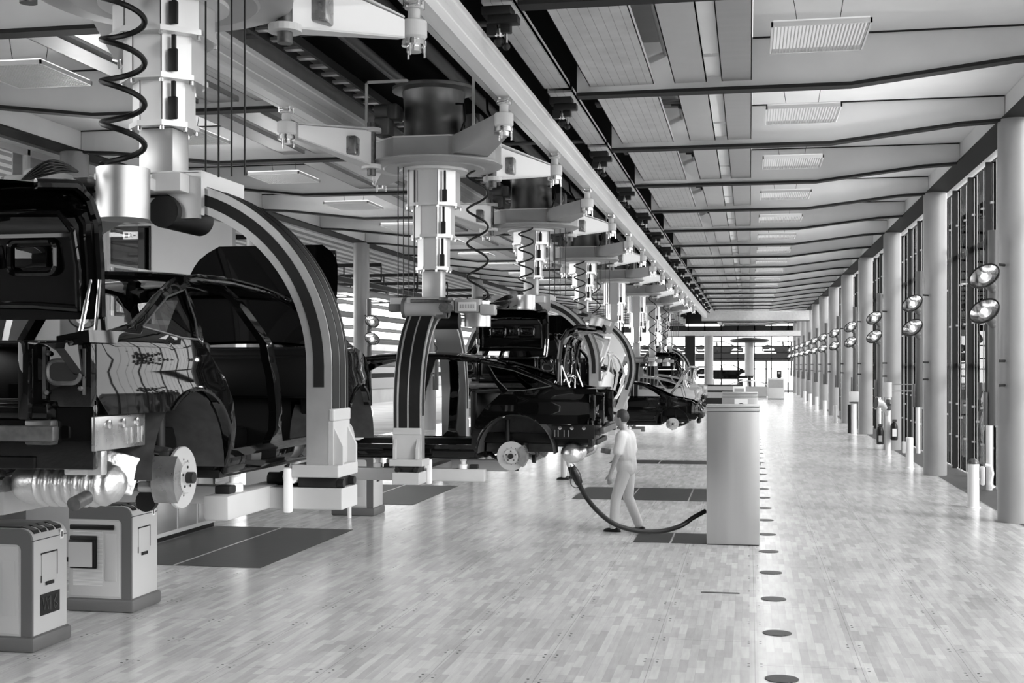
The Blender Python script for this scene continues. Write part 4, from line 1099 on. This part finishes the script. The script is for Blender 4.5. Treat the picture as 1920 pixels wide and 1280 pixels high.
# ---------------------------------------------------------------- grey trolleys
def trolley(y, lab, extra):
    t = thing('tool_trolley', lab, 'trolley', (-6.22, y, 0), 0, 'grey tool trolleys in a row')
    W, D = .33, .27   # half sizes; right face looks to +x
    m = MB(); m.box(-W - .03, W + .035, -D - .035, D + .035, .0, .13, .03); m.build('plinth', 'grey', t)
    m = MB(); m.box(-W, W, -D, D, .13, .94, .004); m.build('body', 'trolley', t)
    # dark wrap-around frame on the front edge
    def band(mb, r0, y0, y1):
        o = [(W + .002, .13), (W + .002, .92)] + [(W + .002 - .11 + .11 * math.cos(math.radians(a)), .92 + .11 * math.sin(math.radians(a))) for a in range(0, 91, 15)] + [(-W, 1.03)]
        i = [(-W, .90), (W - .15, .90)] + [(W - .15 + .05 * math.cos(math.radians(a)), .85 + .05 * math.sin(math.radians(a))) for a in range(90, -1, -15)] + [(W - .10, .13)]
        mb.prism(o + i, 'y', y0, y1)
    m = MB(); band(m, 0, -D - .004, -D + .02); m.build('frame', 'grey', t, angle=30)
    m = MB(); o = [(-W, .94), (W, .94)] + [(W - .11 + .11 * math.cos(math.radians(a)), .92 + .11 * math.sin(math.radians(a))) for a in range(10, 91, 16)] + [(-W, 1.03)]
    m.prism(o, 'y', -D + .02, D); top = m.build('top_cover', 'trolley', t, angle=30)
    m = MB(); m.box(-W + .05, W - .14, -D + .05, D - .05, 1.03, 1.045, .005); m.build('tray', 'black', top)
    m = MB()
    for k in range(4):
        y0 = -D + .06 + k * .115; m.prism([(W - .13, 1.045), (W - .03, 1.012), (W - .015, .985), (W - .06, .955), (W - .13, 1.01)], 'y', y0, y0 + .08)
    m.build('bit_holder', 'black', top)
    m = MB(); m.box(W, W + .004, D - .11, D - .06, .955 - .06, .955 + .02); m.build('badge', 'white', t)
    m = MB(); m.box(W + .004, W + .006, D - .093, D - .077, .91, .955); m.build('badge_mark', 'black', t)
    m = MB(); m.box(-W, W + .002, -D - .002, D, .925, .932); m.build('joint', 'dark', t)
    m = MB(); m.box(-W + .02, W - .12, -D - .008, -D, .15, .885, .004); p = m.build('front_panel', 'trolley', t)
    m = MB(); m.box(-W + .05, W - .30, -D - .011, -D - .007, .25, .80); m.build('louvre_field', 'louv', p, smooth=False)
    m = MB(); m.box(W - .27, W - .15, -D - .012, -D - .008, .30, .76, .002); m.build('access_plate', 'trolley', p)
    m = MB(); m.box(W, W + .008, -.13, .10, .56, .80, .004); h = m.build('side_hatch', 'trolley', t)
    m = MB(); m.box(W + .002, W + .005, -.14, .115, .795, .812); m.box(W + .002, W + .005, .10, .115, .6, .80); m.box(W + .004, W + .012, -.07, .05, .53, .56); m.box(W + .002, W + .005, -.14, -.13, .56, .62); split_build(m, 'hatch_gap', 'black', h)
    if extra == 'tablet':
        m = MB(); m.box(-W + .02, W - .17, -D - .03, -D - .005, .80, .85, .01); m.build('handle_bar', 'black', t)
        m = MB(); m.box(-W + .02, -W + .30, -D - .05, -D - .01, .44, .70, .006); m.box(-W + .02, -W + .31, -D - .03, -D - .008, .42, .74, .01); b = m.build('clip_folder', 'black', t)
        m = MB(); m.box(-W + .025, -W + .275, -D - .056, -D - .05, .44, .68); m.build('paper', 'trolley', b)
    elif extra == 'sign':
        m = MB(); m.box(W, W + .004, -.15, .15, .28, .46); s = m.build('black_label', 'black', t)
        m = MB()
        X = W + .007
        for pts in ([(-.12, .43), (-.09, .32), (-.06, .43), (-.03, .32)], [(.0, .31), (.0, .43), (-.03, .40)], [(.10, .43), (.05, .36), (.07, .31), (.11, .34), (.07, .37)]):
            m.tube([(X, a, b) for a, b in pts], .003, 5)
        m.build('label_marks', 'grey', s)
    return t
trolley(9.72, 'grey tool trolley with black label on its side, nearest, cut by the left edge', 'sign')
trolley(11.42, 'grey tool trolley with black clip folder on its front, behind the nearest one', 'tablet')
trolley(19.3, 'grey tool trolley on a dark plinth behind the foot of the nearest arch', '')
trolley(26.6, 'grey tool trolley farther back, seen below the sideways black car', '')
can = thing('spray_can', 'small white spray can on the floor before the farther grey trolley', 'spray can', (-6.19, 18.75, 0))
MB().lathe([(.033, 0), (.033, .22), (.02, .245)], (0, 0, 0), 18).build('can_body', 'white', can)
MB().lathe([(.02, .245), (.02, .28), (.012, .29)], (0, 0, 0), 14).build('cap', 'mid', can)
# machine cabinets beside the mat
def cabinet(x0, x1, y0, y1, z, lab, mt='light', doors=2, name='machine_cabinet'):
    t = thing(name, lab, 'cabinet', (x0, y0, 0), 0, None); W, D = x1 - x0, y1 - y0
    MB().box(0, W, 0, D, .06, z, .01).build('body', mt, t)
    MB().box(.03, W - .02, .02, D - .02, 0, .06).build('plinth', 'black', t, smooth=False)
    for i in range(doors):
        a, b = D / doors * i + .03, D / doors * (i + 1) - .03
        d = MB().box(W, W + .012, a, b, .12, z - .08, .004).build('door', 'alu', t)
        MB().box(W + .012, W + .03, b - .08, b - .06, z * .5, z * .5 + .25, .004).build('handle', 'dark', d)
    return t
cabinet(-8.75, -7.85, 13.9, 15.5, 1.05, 'pale machine cabinet behind the nearer trolleys', 'mid')
cabinet(-8.75, -7.85, 15.53, 17.45, .98, 'pale machine cabinet alongside the near floor mat', 'light', 3)
cabinet(-8.75, -7.85, 20.7, 22.6, 1.05, 'pale machine cabinet alongside the second floor mat', 'light', 2)
cabinet(-10.6, -9.3, 13.2, 15.0, 1.2, 'dark machine cabinet at the left edge of the picture', 'grey', 2)

# ---------------------------------------------------------------- steel cabinets and hose
def steelcab(y, x0, x1, d, z, lab, sign):
    t = thing('steel_cabinet', lab, 'cabinet', (x0, y, 0), 0, None); W = x1 - x0
    MB().box(0, W, 0, d, .012, z - .09, .004).build('body', 'steel', t)
    MB().box(-.004, W + .004, -.004, d + .004, z - .082, z - .03, .004).build('upper_band', 'steel', t)
    MB().box(-.008, W + .008, -.008, d + .008, z - .024, z, .004).build('lid', 'alu', t)
    MB().box(.01, W - .01, .01, d - .01, z - .1, z - .01).build('core', 'dark', t, smooth=False)
    MB().box(.01, W - .01, .01, d - .01, 0, .012).build('foot', 'black', t, smooth=False)
    if sign:
        s = MB().box(.23, .47, -.012, -.004, z - .27, z - .12).build('sign_plate', 'white', t, smooth=False)
        m = MB(); m.tube([(.29, -.016, z - .25), (.31, -.016, z - .215), (.35, -.016, z - .20), (.39, -.016, z - .215), (.41, -.016, z - .25)], .008, 6); m.build('sign_symbol', 'black', s)
    return t
steelcab(16.85, -.563, .135, .55, 1.87, 'tall brushed steel cabinet with a hose, nearest on the parquet', False)
steelcab(23.4, -.50, .15, .55, 1.90, 'brushed steel cabinet with white sign, directly behind the nearer one', True)
h = thing('suction_hose', 'thick black hose sagging from under the sideways car to the steel cabinet', 'hose')
def P(u, v, d):
    r = (u - 960) / F_PX * d; s, c = math.sin(YAW), math.cos(YAW); return (r * c - d * s, r * s + d * c, 2.4 - (v - HZ) * d / F_PX)
key = [P(1072, 872, 15.6), P(1080, 892, 15.6), P(1095, 925, 15.75), P(1118, 955, 15.9), P(1150, 981, 16.1), P(1190, 994, 16.3), P(1235, 996, 16.6), P(1275, 986, 16.9), P(1300, 970, 16.95), P(1324, 957, 16.95)]
def smooth_path(K, n=8):
    K = [Vector(k) for k in K]; out = []
    for i in range(len(K) - 1):
        p0, p1, p2, p3 = K[max(i - 1, 0)], K[i], K[i + 1], K[min(i + 2, len(K) - 1)]
        for j in range(n):
            t = j / n; out.append(.5 * ((2 * p1) + (-p0 + p2) * t + (2 * p0 - 5 * p1 + 4 * p2 - p3) * t * t + (-p0 + 3 * p1 - 3 * p2 + p3) * t ** 3))
    out.append(K[-1]); return out
m = MB(); m.tube(smooth_path(key), .032, 12); m.build('hose', 'black', h)
m = MB(); m.tube(smooth_path([P(1070, 862, 15.55), P(1073, 880, 15.6), P(1086, 905, 15.68)]), .05, 12); m.build('nozzle_grip', 'black', h)
m = MB(); m.tube(smooth_path([P(1071, 868, 15.5), P(1069, 890, 15.5), P(1071, 908, 15.5), P(1082, 914, 15.5), P(1090, 903, 15.5), P(1086, 885, 15.5), P(1072, 866, 15.5)]), .006, 6); m.build('thin_cable', 'black', h)
m = MB(); m.cyl(P(1066, 850, 15.5), P(1070, 872, 15.55), .05, 14); m.build('adapter', 'white', h)

# ---------------------------------------------------------------- people
def blob(chain_list, voxel, name, mt, parent, extra=None, smooth=2):
    """union of tapered capsules remeshed to one continuous surface"""
    mb = MB()
    for ch in chain_list:
        for (p0, r0), (p1, r1) in zip(ch, ch[1:]):
            mb.cone(p0, p1, r0, r1, 14)
        for p, r in ch: mb.sphere(p, r, 14)
    if extra: extra(mb)
    me = bpy.data.meshes.new(name); mb.bm.to_mesh(me); mb.bm.free()
    o = bpy.data.objects.new(name, me); COL.objects.link(o)
    r = o.modifiers.new('r', 'REMESH'); r.mode = 'VOXEL'; r.voxel_size = voxel; r.use_smooth_shade = True
    s = o.modifiers.new('s', 'SMOOTH'); s.iterations = smooth; s.factor = .5
    dg = bpy.context.evaluated_depsgraph_get(); dg.update()
    me2 = bpy.data.meshes.new_from_object(o.evaluated_get(dg)); o.modifiers.clear(); o.data = me2; bpy.data.meshes.remove(me)
    me2.polygons.foreach_set('use_smooth', [True] * len(me2.polygons)); me2.materials.clear(); me2.materials.append(M[mt]); o.parent = parent
    return o
def person(lab, loc, rz, stride=.12, legs_only=False):
    t = thing('person', lab, 'person', loc, rz)     # faces +y locally
    hip = .90; L = Vector
    fA, fB = L((-.09, stride, .07)), L((.09, -stride * .9, .09))
    kA, kB = L((-.09, stride * .6 + .03, .49)), L((.09, -stride * .25 + .05, .49))
    chains = [
        [(L((-.09, 0, hip)), .085), (kA, .055), (fA, .038)], [(L((.09, 0, hip)), .085), (kB, .055), (fB, .038)],
        [(L((-.07, 0, .94)), .11), (L((.07, 0, .94)), .11)], [(L((0, 0, .94)), .13), (L((0, .01, 1.12)), .125), (L((0, .02, 1.32)), .14)],
        [(L((-.17, .02, 1.40)), .062), (L((.17, .02, 1.40)), .062)], [(L((0, .02, 1.40)), .065), (L((0, .06, 1.54)), .055)]]
    arms = []
    for s in (-1, 1):
        sh = L((s * .19, .02, 1.39)); el = L((s * .25, .02 - .05 * s, 1.10)); wr = L((s * .255, .10 - .06 * s, .86))
        chains.append([(sh, .055), (el, .042), (wr, .028)]); arms.append((s, sh, el, wr))
        palm = wr + L((0, .015, -.06)); chains.append([(wr, .027), (palm, .033), (palm + L((0, .005, -.02)), .032)])
        for k, (dy, ln) in enumerate(((-.030, .055), (-.011, .070), (.010, .076), (.030, .068))):
            b = palm + L((0, dy, -.03)); mid = b + L((-s * .006, .002, -ln * .5)); e = b + L((-s * .022, .004, -ln)); chains.append([(b, .0105), (mid, .0095), (e, .0075)])
        th = palm + L((-s * .01, .030, .02)); chains.append([(th, .013), (th + L((-s * .012, .030, -.03)), .011), (th + L((-s * .016, .034, -.058)), .009)])
    hc = L((0, .085, 1.635))
    def head(mb):
        mb.sphere(hc, .098, 20, (.80, 1.0, 1.18)); mb.sphere(hc + L((0, .035, -.065)), .062, 16, (.9, 1, .9))
        mb.cone(hc + L((0, .088, .015)), hc + L((0, .118, -.022)), .010, .017, 10); mb.sphere(hc + L((0, .110, -.022)), .017, 10)
        for s in (-1, 1):
            mb.sphere(hc + L((s * .078, -.005, -.005)), .026, 10, (.35, .7, 1.1)); mb.sphere(hc + L((s * .032, .078, .012)), .016, 10)
        mb.sphere(hc + L((0, .088, -.062)), .022, 10, (1.2, .5, .45))
    blob(chains, .0085, 'body', 'skin', t, head)
    # clothing
    blob([[(L((-.09, 0, hip)), .100), (kA, .078), (fA + L((0, 0, .02)), .066)], [(L((.09, 0, hip)), .100), (kB, .078), (fB + L((0, 0, .02)), .066)], [(L((-.07, 0, .94)), .125), (L((.07, 0, .94)), .125)], [(L((-.05, 0, 1.0)), .115), (L((.05, 0, 1.0)), .115)]], .012, 'trousers', 'cloth', t)
    def shirt_ch():
        c = [[(L((-.06, 0, .93)), .135), (L((.06, 0, .93)), .135)], [(L((0, 0, .95)), .15), (L((0, .01, 1.12)), .143), (L((0, .02, 1.33)), .158)], [(L((-.06, .01, 1.1)), .125), (L((-.08, .02, 1.33)), .125)], [(L((.06, .01, 1.1)), .125), (L((.08, .02, 1.33)), .125)], [(L((-.17, .02, 1.39)), .078), (L((.17, .02, 1.39)), .078)]]
        for s, sh, el, wr in arms: c.append([(sh, .078), (sh.lerp(el, .75), .073)])
        return c
    blob(shirt_ch(), .012, 'shirt', 'cloth', t)
    for f in (fA, fB):
        m = MB(); z0 = 0.0
        def shoe(u, v, f=f):
            a = 2 * PI * v; y = -.09 + .27 * u; w = .045 * (1 - abs(2 * u - 1) ** 4) ** .5 + .001; hh = (.085 - .045 * u) * (1 - abs(2 * u - 1) ** 6) ** .5 + .002
            return (f.x + w * math.cos(a), f.y + y - .02, max(z0, hh * .5 + hh * .5 * math.sin(a) * 1.0) if math.sin(a) > -.5 else 0.001)
        m.grid(shoe, 16, 16); m.build('shoe', 'black', t, angle=60)
    m = MB(); m.sphere(hc + L((0, -.018, .022)), .103, 20, (.82, .98, 1.12)); hh = m.build('hair', 'hair', t)
    me = hh.data
    bm = bmesh.new(); bm.from_mesh(me)
    bmesh.ops.delete(bm, geom=[v for v in bm.verts if (v.co.y > hc.y + .045 and v.co.z < hc.z + .06) or v.co.z < hc.z - .06], context='VERTS'); bm.to_mesh(me); bm.free()
    m = MB()
    for s in (-1, 1): m.sphere(hc + L((s * .032, .092, .014)), .007, 8)
    m.box(-.02, .02, hc.y + .097, hc.y + .102, hc.z - .064, hc.z - .059)
    m.build('eyes_and_mouth', 'hair', t)
    return t
person('person in white shirt and white trousers with black shoes walking left before the hose', (-1.74, 17.95, 0), math.radians(78), .17)
person('person in white clothes and black shoes mostly hidden behind the sideways black car', (-3.75, 26.0, 0), math.radians(100), .10)

# ---------------------------------------------------------------- left side of the hall
XL = mir(4.75)   # -12.51
m = MB(); m.box(XL - .02, XL - .01, -10, 24, 3.5, 6.4); m.build('window_3', 'glass', kind='structure', smooth=False)
m = MB(); y = 13.0
while y < 24: m.box(XL - .05, XL + .05, y - .04, y + .04, 0.0, 6.5); y += 1.38
m.box(XL - .05, XL + .05, 12, 24, 6.1, 6.5); m.build('window_3_frame', 'wall', kind='structure', smooth=False)
m = MB(); m.box(XL - .2, XL - .06, -10, 23.5, -.1, 3.4); m.build('wall_left', 'wall', kind='structure', smooth=False)
bl = None
for i in range(7):
    y = 13.1 + 1.38 * i
    lab = 'pale window blind drawn behind the upper left glazing, %s from the near end' % ORD[i]
    m = MB(); m.box(0, .02, 0, .75 + .3 * (i % 2), 0, 2.1)
    m.build('window_blind', 'wall', label=lab, cat='blind', group='blinds at the upper left windows', loc=(XL - .35, y, 4.2), smooth=False)
# upper floor with door, white wall and railing
m = MB(); m.box(-20, XL - .3, 20, 34, 3.05, 3.3); m.build('floor_upper', 'wall', kind='structure', smooth=False)
YW = 31.0
s_, c_ = math.sin(YAW), math.cos(YAW)
def XatY(u, y):    # x of the point on plane y seen at picture column u
    k = (u - 960) / F_PX; return y * (k * c_ - s_) / (c_ + k * s_)
def ZatY(v, x, y): return 2.4 - (v - HZ) * (-x * s_ + y * c_) / F_PX
xd0, xd1, xw1 = XatY(206, YW), XatY(283, YW), XatY(436, YW)
zd = ZatY(425, xd0, YW)
m = MB(); m.box(xd1, xw1, YW, YW + .2, 0, 6.9); m.box(xd0 - 3.5, xd0 - .75, YW, YW + .2, 0, 6.9); m.box(xd0 - .75, xd1, YW, YW + .2, zd, 6.9); m.box(xd0 - .3, xd0, YW, YW + .2, 0, zd)
m.build('wall_back', 'wall', kind='structure', smooth=False)
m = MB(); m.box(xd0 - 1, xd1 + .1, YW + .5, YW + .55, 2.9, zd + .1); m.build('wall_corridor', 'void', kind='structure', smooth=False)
m = MB(); m.box(xd0, xd1 - .22, YW + .06, YW + .12, 3.3, zd - .04); m.box(xd0 - .02, xd1, YW - .02, YW + .02, zd - .04, zd); m.box(xd1 - .05, xd1, YW - .02, YW + .02, 3.3, zd); m.build('door_1', 'dark', kind='structure', smooth=False)
t = thing('exit_sign', 'small lit exit sign with pictogram above the dark upper door', 'sign', (xd0 + .45, YW - .12, zd - .36))
MB().box(0, .42, 0, .04, 0, .2).build('sign_box', 'lampdim', t, smooth=False)
m = MB(); m.box(.05, .15, -.004, 0, .04, .16); m.tube([(.19, -.004, .05), (.22, -.004, .09), (.24, -.004, .13), (.21, -.004, .15)], .01, 6); m.tube([(.23, -.004, .10), (.27, -.004, .05)], .01, 6); m.box(.30, .37, -.004, 0, .08, .11); m.build('pictogram', 'grey', t)
t = thing('railing', 'white handrail with glass panels on the upper floor before the dark door', 'railing')
XR_ = XL - .2; y0r, y1r = 21.5, 28.6
m = MB(); m.box(XR_ - .025, XR_ + .025, y0r, y1r, 4.40, 4.45); m.build('handrail', 'white', t)
m = MB(); y = y0r
while y <= y1r + .1: m.box(XR_ - .02, XR_ + .02, y - .03, y + .03, 3.3, 4.4); y += (y1r - y0r) / 4
m.box(XR_ - .5, XR_, y1r, y1r + .05, 3.3, 4.43); m.build('baluster', 'white', t, smooth=False)
MB().box(XR_ - .006, XR_ + .006, y0r, y1r, 3.4, 4.35).build('glass_panel', 'glass', t, smooth=False)
# lattice canopy beyond the left columns
t = thing('lattice_roof', 'corrugated roof on dark trusses beyond the left columns', 'roof', (-13.0, 32, 0))
MB().box(-7, .75, -22, 62, 6.2, 6.3).build('roof_deck', 'deck', t, smooth=False)
for i in range(10):
    m = MB(); y = 1 + 5 * i; m.box(-7, 0, y - .06, y + .06, 5.95, 6.08); m.box(-7, 0, y - .05, y + .05, 5.40, 5.48)
    for k in range(6): m.box(-7 + 1.4 * k - .02, -7 + 1.4 * k + .02, y - .02, y + .02, 5.45, 6.0)
    m.build('truss', 'dark', t, smooth=False)
m = MB()
for k in range(4): m.box(-.5 - 1.7 * k, -.46 - 1.7 * k, 0, 55, 5.36, 5.40)
m.build('stringer', 'mid', t, smooth=False)
# facade with stacked pale tubes beyond the left columns
XF = -13.4
t = thing('tube_facade', 'dark framed facade with stacked horizontal pale tubes left of the hall', 'facade', (XF, 0, 0))
for (y0, y1) in ((38.8, 41.5), (42.2, 50), (50.7, 62), (63, 76)):
    m = MB(); m.box(-.1, .1, y0 - .2, y0 + .12, 0, 5.3); m.box(-.1, .1, y1 - .12, y1 + .2, 0, 5.3); m.box(-.08, .08, y0, y1, 1.95, 2.12); m.box(-.08, .08, y0, y1, 5.2, 5.35); m.build('frame', 'dark', t, smooth=False)
    for k in range(7):
        z = 2.45 + .42 * k; m = MB(); m.cyl((0, y0, z), (0, y1, z), .075 if k % 2 else .11, 12); m.build('tube', 'light' if k % 2 else 'mid', t)
# exterior structures
t = thing('neighbouring_building', 'pale building with window bands outside beyond the left glazing', 'building', (-26, 20, -.25))
m = MB(); m.box(-6, 0, 0, 120, 0, 4.2); m.build('wall', 'facade', t, smooth=False)
m = MB()
for z in (1.0,): m.box(0, .05, 2, 118, z, z + 1.9)
m.build('window_band', 'grey', t, smooth=False)
t = thing('glazed_building', 'blurred building with horizontal bands outside the right window wall', 'building', (26, 10, -.25))
m = MB(); m.box(0, 8, 0, 110, 0, 7); m.build('wall', 'facade', t, smooth=False)
for k in range(11):
    m = MB(); m.box(-.06, 0, 0, 110, .5 + .62 * k, .78 + .62 * k); m.build('band', 'grey' if k % 2 else 'mid', t, smooth=False)
random.seed(3)
for i in range(9):
    x, y = 10.5 + random.random() * 5, 22 + i * 7.5
    t = thing('tree', 'leafy tree outside the right window wall, blurred by the glass', 'tree', (x, y, -.25), 0, 'trees outside the windows')
    m = MB(); m.cone((0, 0, 0), (0, 0, 3.2), .14, .08, 8); m.build('trunk', 'grey', t)
    m = MB()
    for k in range(260):
        a, b, r = random.random() * 2 * PI, random.random() ** .5, random.random()
        c = Vector((math.cos(a) * b * 1.7, math.sin(a) * b * 1.7, 2.6 + r * 3 + .3)); n = Vector((random.uniform(-1, 1), random.uniform(-1, 1), random.uniform(-1, 1))).normalized(); u = n.orthogonal().normalized() * .22; v = n.cross(u)
        m.bm.faces.new([m._v(c + u), m._v(c + v), m._v(c - u), m._v(c - v)])
    m.build('crown', 'leaf', t, kind='stuff', smooth=False)
for i in range(7):
    y = 25 + 8 * i
    t = thing('white_sail', 'slanted white curved panel outside the glass', 'outdoor panel', (7.0, y, -.55), 0, 'slanted white panels outside') if i < 3 else None
    if t:
        m = MB(); m.grid(lambda u, v: (.2 + .9 * u + .1 * v, .15 * math.sin(u * 3), .3 + 1.6 * u ** .7 + .25 * v * (1 - u)), 10, 3); m.grid(lambda u, v: (.2 + .9 * u + .1 * v, .15 * math.sin(u * 3) + .03, .3 + 1.6 * u ** .7 + .25 * v * (1 - u)), 10, 3); m.build('sail', 'white', t)

# ---------------------------------------------------------------- far end of the hall
def simple_car(name, lab, loc, rz, mt='gloss', group=None):
    """whole closed car seen far away, with window openings"""
    t = thing(name, lab, 'car', loc, rz, group)
    for s in (1, -1):
        me = CARCACHE[('side', s)].copy(); me.materials.clear(); me.materials.append(M[mt]); o = bpy.data.objects.new('side_panel', me); COL.objects.link(o); o.parent = t
    doors = MB()
    for s in (1, -1): doors.box(*sorted((s * .86, s * .90)), -1.25, 1.1, .3, .98)
    split_build(doors, 'door', mt, t, smooth=False)
    m = MB()
    def rf(u, v):
        y = -1.0 + 1.66 * u; w = half_w(y, roof_z(y)) - .01; x = (2 * v - 1) * w; return (x, y, roof_z(y) - .01 + .035 * (1 - (x / w) ** 2))
    m.grid(rf, 10, 8); m.build('roof', mt, t)
    m = MB()
    def hdk(u, v):
        y = 1.35 + .95 * u; w = half_w(y, roof_z(y)) - .005; x = (2 * v - 1) * w; return (x, y, roof_z(y) - .01 + .03 * (1 - (x / w) ** 2))
    m.grid(hdk, 8, 8); m.build('bonnet', mt, t)
    m = MB(); m.grid(lambda u, v: ((2 * v - 1) * .8, -2.5 + .55 * u, .96 + .09 * u), 4, 6); m.build('boot_lid', mt, t)
    m = MB(); m.box(-.8, .8, -2.45, -2.35, .4, .97, .03); m.box(-.75, .75, 2.15, 2.25, .4, .75, .05); m.box(-.8, .8, -2.3, 2.2, .3, .5, .03); split_build(m, 'underbody', 'inner', t)
    return t
def Pg(u, d): p = P(u, HZ, d); return p[0], p[1]
for u, lab in ((1352, 'silhouette of a dark car body on the upper far platform, left of the mast'), (1474, 'silhouette of a dark car body on the upper far platform at its right end'), (1245, 'silhouette of a dark car body on the upper far platform behind the extended masts')):
    x, y = Pg(u, 128); simple_car('distant_car', lab, (x, 128, 3.41), -H, 'dark', 'car bodies on the far platform')
x0, y0 = Pg(1180, 126); x1, y1 = Pg(1560, 126)
t = thing('far_platform', 'dark platform carrying car bodies behind the end glazing', 'platform', (0, 126, 0))
MB().box(x0, x1 + 8, -1.6, 4, 2.85, 3.60).build('deck', 'dark', t, smooth=False)
m = MB()
for k in range(9): m.box(x0 + 2.7 * k, x0 + 2.7 * k + .15, -1.5, -1.35, -.25, 2.85)
m.build('leg_row', 'dark', t, kind='stuff', smooth=False)
x, y = Pg(1362, 104); simple_car('distant_car', 'dark car body held above the far floor, below the upper silhouettes', (x, y, 1.05), -H, 'gloss')
for dx in (-1.2, 1.2):
    MB().box(-.15, .15, -.8, .8, 0, 1.25, .02).build('lift_stand', 'dark', label='dark stand below the far raised car body, %s one' % ('left' if dx < 0 else 'right'), cat='stand', loc=(x + dx, y, 0))
x, y = Pg(1412, 94); simple_car('distant_car', 'low grey car body on the far floor beside the grey cabinet', (x, y, -.18), -H, 'glosss')
def far_box(u, d, w, dp, h, lab, mt, nm='control_cabinet', cat='cabinet', z=0):
    x, y = Pg(u, d); t = thing(nm, lab, cat, (x, y, z)); MB().box(-w / 2, w / 2, 0, dp, .05, h, .02).build('body', mt, t); MB().box(-w / 2 + .03, w / 2 - .03, .03, dp - .03, 0, .05).build('plinth', 'black', t, smooth=False)
    MB().box(-w / 2 + .08, w / 2 - .08, -.012, 0, h * .55, h - .1).build('front_plate', 'mid', t, smooth=False); return t
far_box(1386, 62, .62, .6, 1.35, 'white booth with a small poster at the far end of the masts', 'white', 'white_booth', 'booth')
far_box(1455, 88, 1.15, .9, 1.5, 'grey cabinet standing far down the hall by the window row', 'light')
far_box(1461, 88.2, .32, .4, .55, 'small dark screen on top of the far grey cabinet', 'dark', 'screen', 'screen', 1.5)
far_box(1350, 84, 2.8, 1.0, 1.1, 'low dark machine with bright edges at the far left of the aisle', 'dark', 'machine_bench', 'machine')
far_box(1345, 72, 2.6, 1.0, .95, 'dark workbench on the far floor behind the silver cars', 'dark', 'work_bench', 'workbench')
t = thing('hub_lift', 'far lone mast with a round hub hanging under the second cross beam', 'lift', (*Pg(1405, 98), 0))
MB().cyl((0, 0, 1.6), (0, 0, 4.4), .35, 20).build('mast', 'mid', t); MB().lathe([(1.2, 4.2), (1.5, 4.3), (1.5, 4.45), (.5, 4.6)], (0, 0, 0), 24).build('hub', 'dark', t)
MB().cyl((0, 0, 0), (0, 0, 1.6), .15, 16).build('lower_post', 'dark', t)
t = thing('round_post', 'pale round post under the second cross beam at the far end', 'post', (*Pg(1329, 90), 0))
MB().cyl((0, 0, 0), (0, 0, 4.55), .32, 20).build('shaft', 'col', t)
t = thing('dark_post', 'dark square post under the second cross beam behind the masts', 'post', (*Pg(1294, 90), 0))
MB().box(-.35, .35, -.3, .3, 0, 4.55).build('shaft', 'dark', t)
# ---------------------------------------------------------------- world and light
w = bpy.data.worlds.new('sky'); SC.world = w; w.use_nodes = True; nt = w.node_tree
bg = nt.nodes['Background']; tc = nt.nodes.new('ShaderNodeTexCoord'); sp = nt.nodes.new('ShaderNodeSeparateXYZ')
nt.links.new(tc.outputs['Generated'], sp.inputs[0])
mr = nt.nodes.new('ShaderNodeMapRange'); mr.inputs['From Min'].default_value = -0.05; mr.inputs['From Max'].default_value = 0.35
mr.inputs['To Min'].default_value = 0.9; mr.inputs['To Max'].default_value = 0.75
nt.links.new(sp.outputs['Z'], mr.inputs['Value']); cc = nt.nodes.new('ShaderNodeCombineColor')
for i in range(3): nt.links.new(mr.outputs[0], cc.inputs[i])
nt.links.new(cc.outputs[0], bg.inputs[0]); bg.inputs['Strength'].default_value = 3.0
sun = bpy.data.lights.new('sun', 'SUN'); sun.energy = 1.7; sun.angle = math.radians(20)
so = bpy.data.objects.new('sun', sun); COL.objects.link(so)
so.rotation_euler = Vector((-.75, .45, -.42)).to_track_quat('-Z', 'Y').to_euler()
# ceiling lamps as real area lights just under their diffusers
ld = bpy.data.lights.new('ceiling_lamp_light', 'AREA'); ld.shape = 'RECTANGLE'; ld.size = .9; ld.size_y = 1.0; ld.energy = 7
for k in range(0, 22):
    for xc in (.72, mir(.72)):
        o = bpy.data.objects.new('ceiling_lamp_light', ld); COL.objects.link(o); o.location = (xc, 13.55 + BAY * k, 5.84)
# floodlights of the masts throw their light up against the ceiling
sd = bpy.data.lights.new('floodlight_beam', 'SPOT'); sd.energy = 190; sd.spot_size = math.radians(150); sd.spot_blend = 1.0; sd.shadow_soft_size = .2
for i in range(0, 12):
    for x, dx in ((3.35, -.9), (mir(3.35), .9)):
        o = bpy.data.objects.new('floodlight_beam', sd); COL.objects.link(o); o.location = (x, CY[i] - .95, 3.55)
        o.rotation_euler = Vector((dx, .0, .4)).to_track_quat('-Z', 'Y').to_euler()
vs = SC.view_settings
SC.display_settings.display_device = 'sRGB'
vs.view_transform = 'Standard'; vs.look = 'None'; vs.gamma = 1.0; vs.exposure = 1.24; vs.use_curve_mapping = False
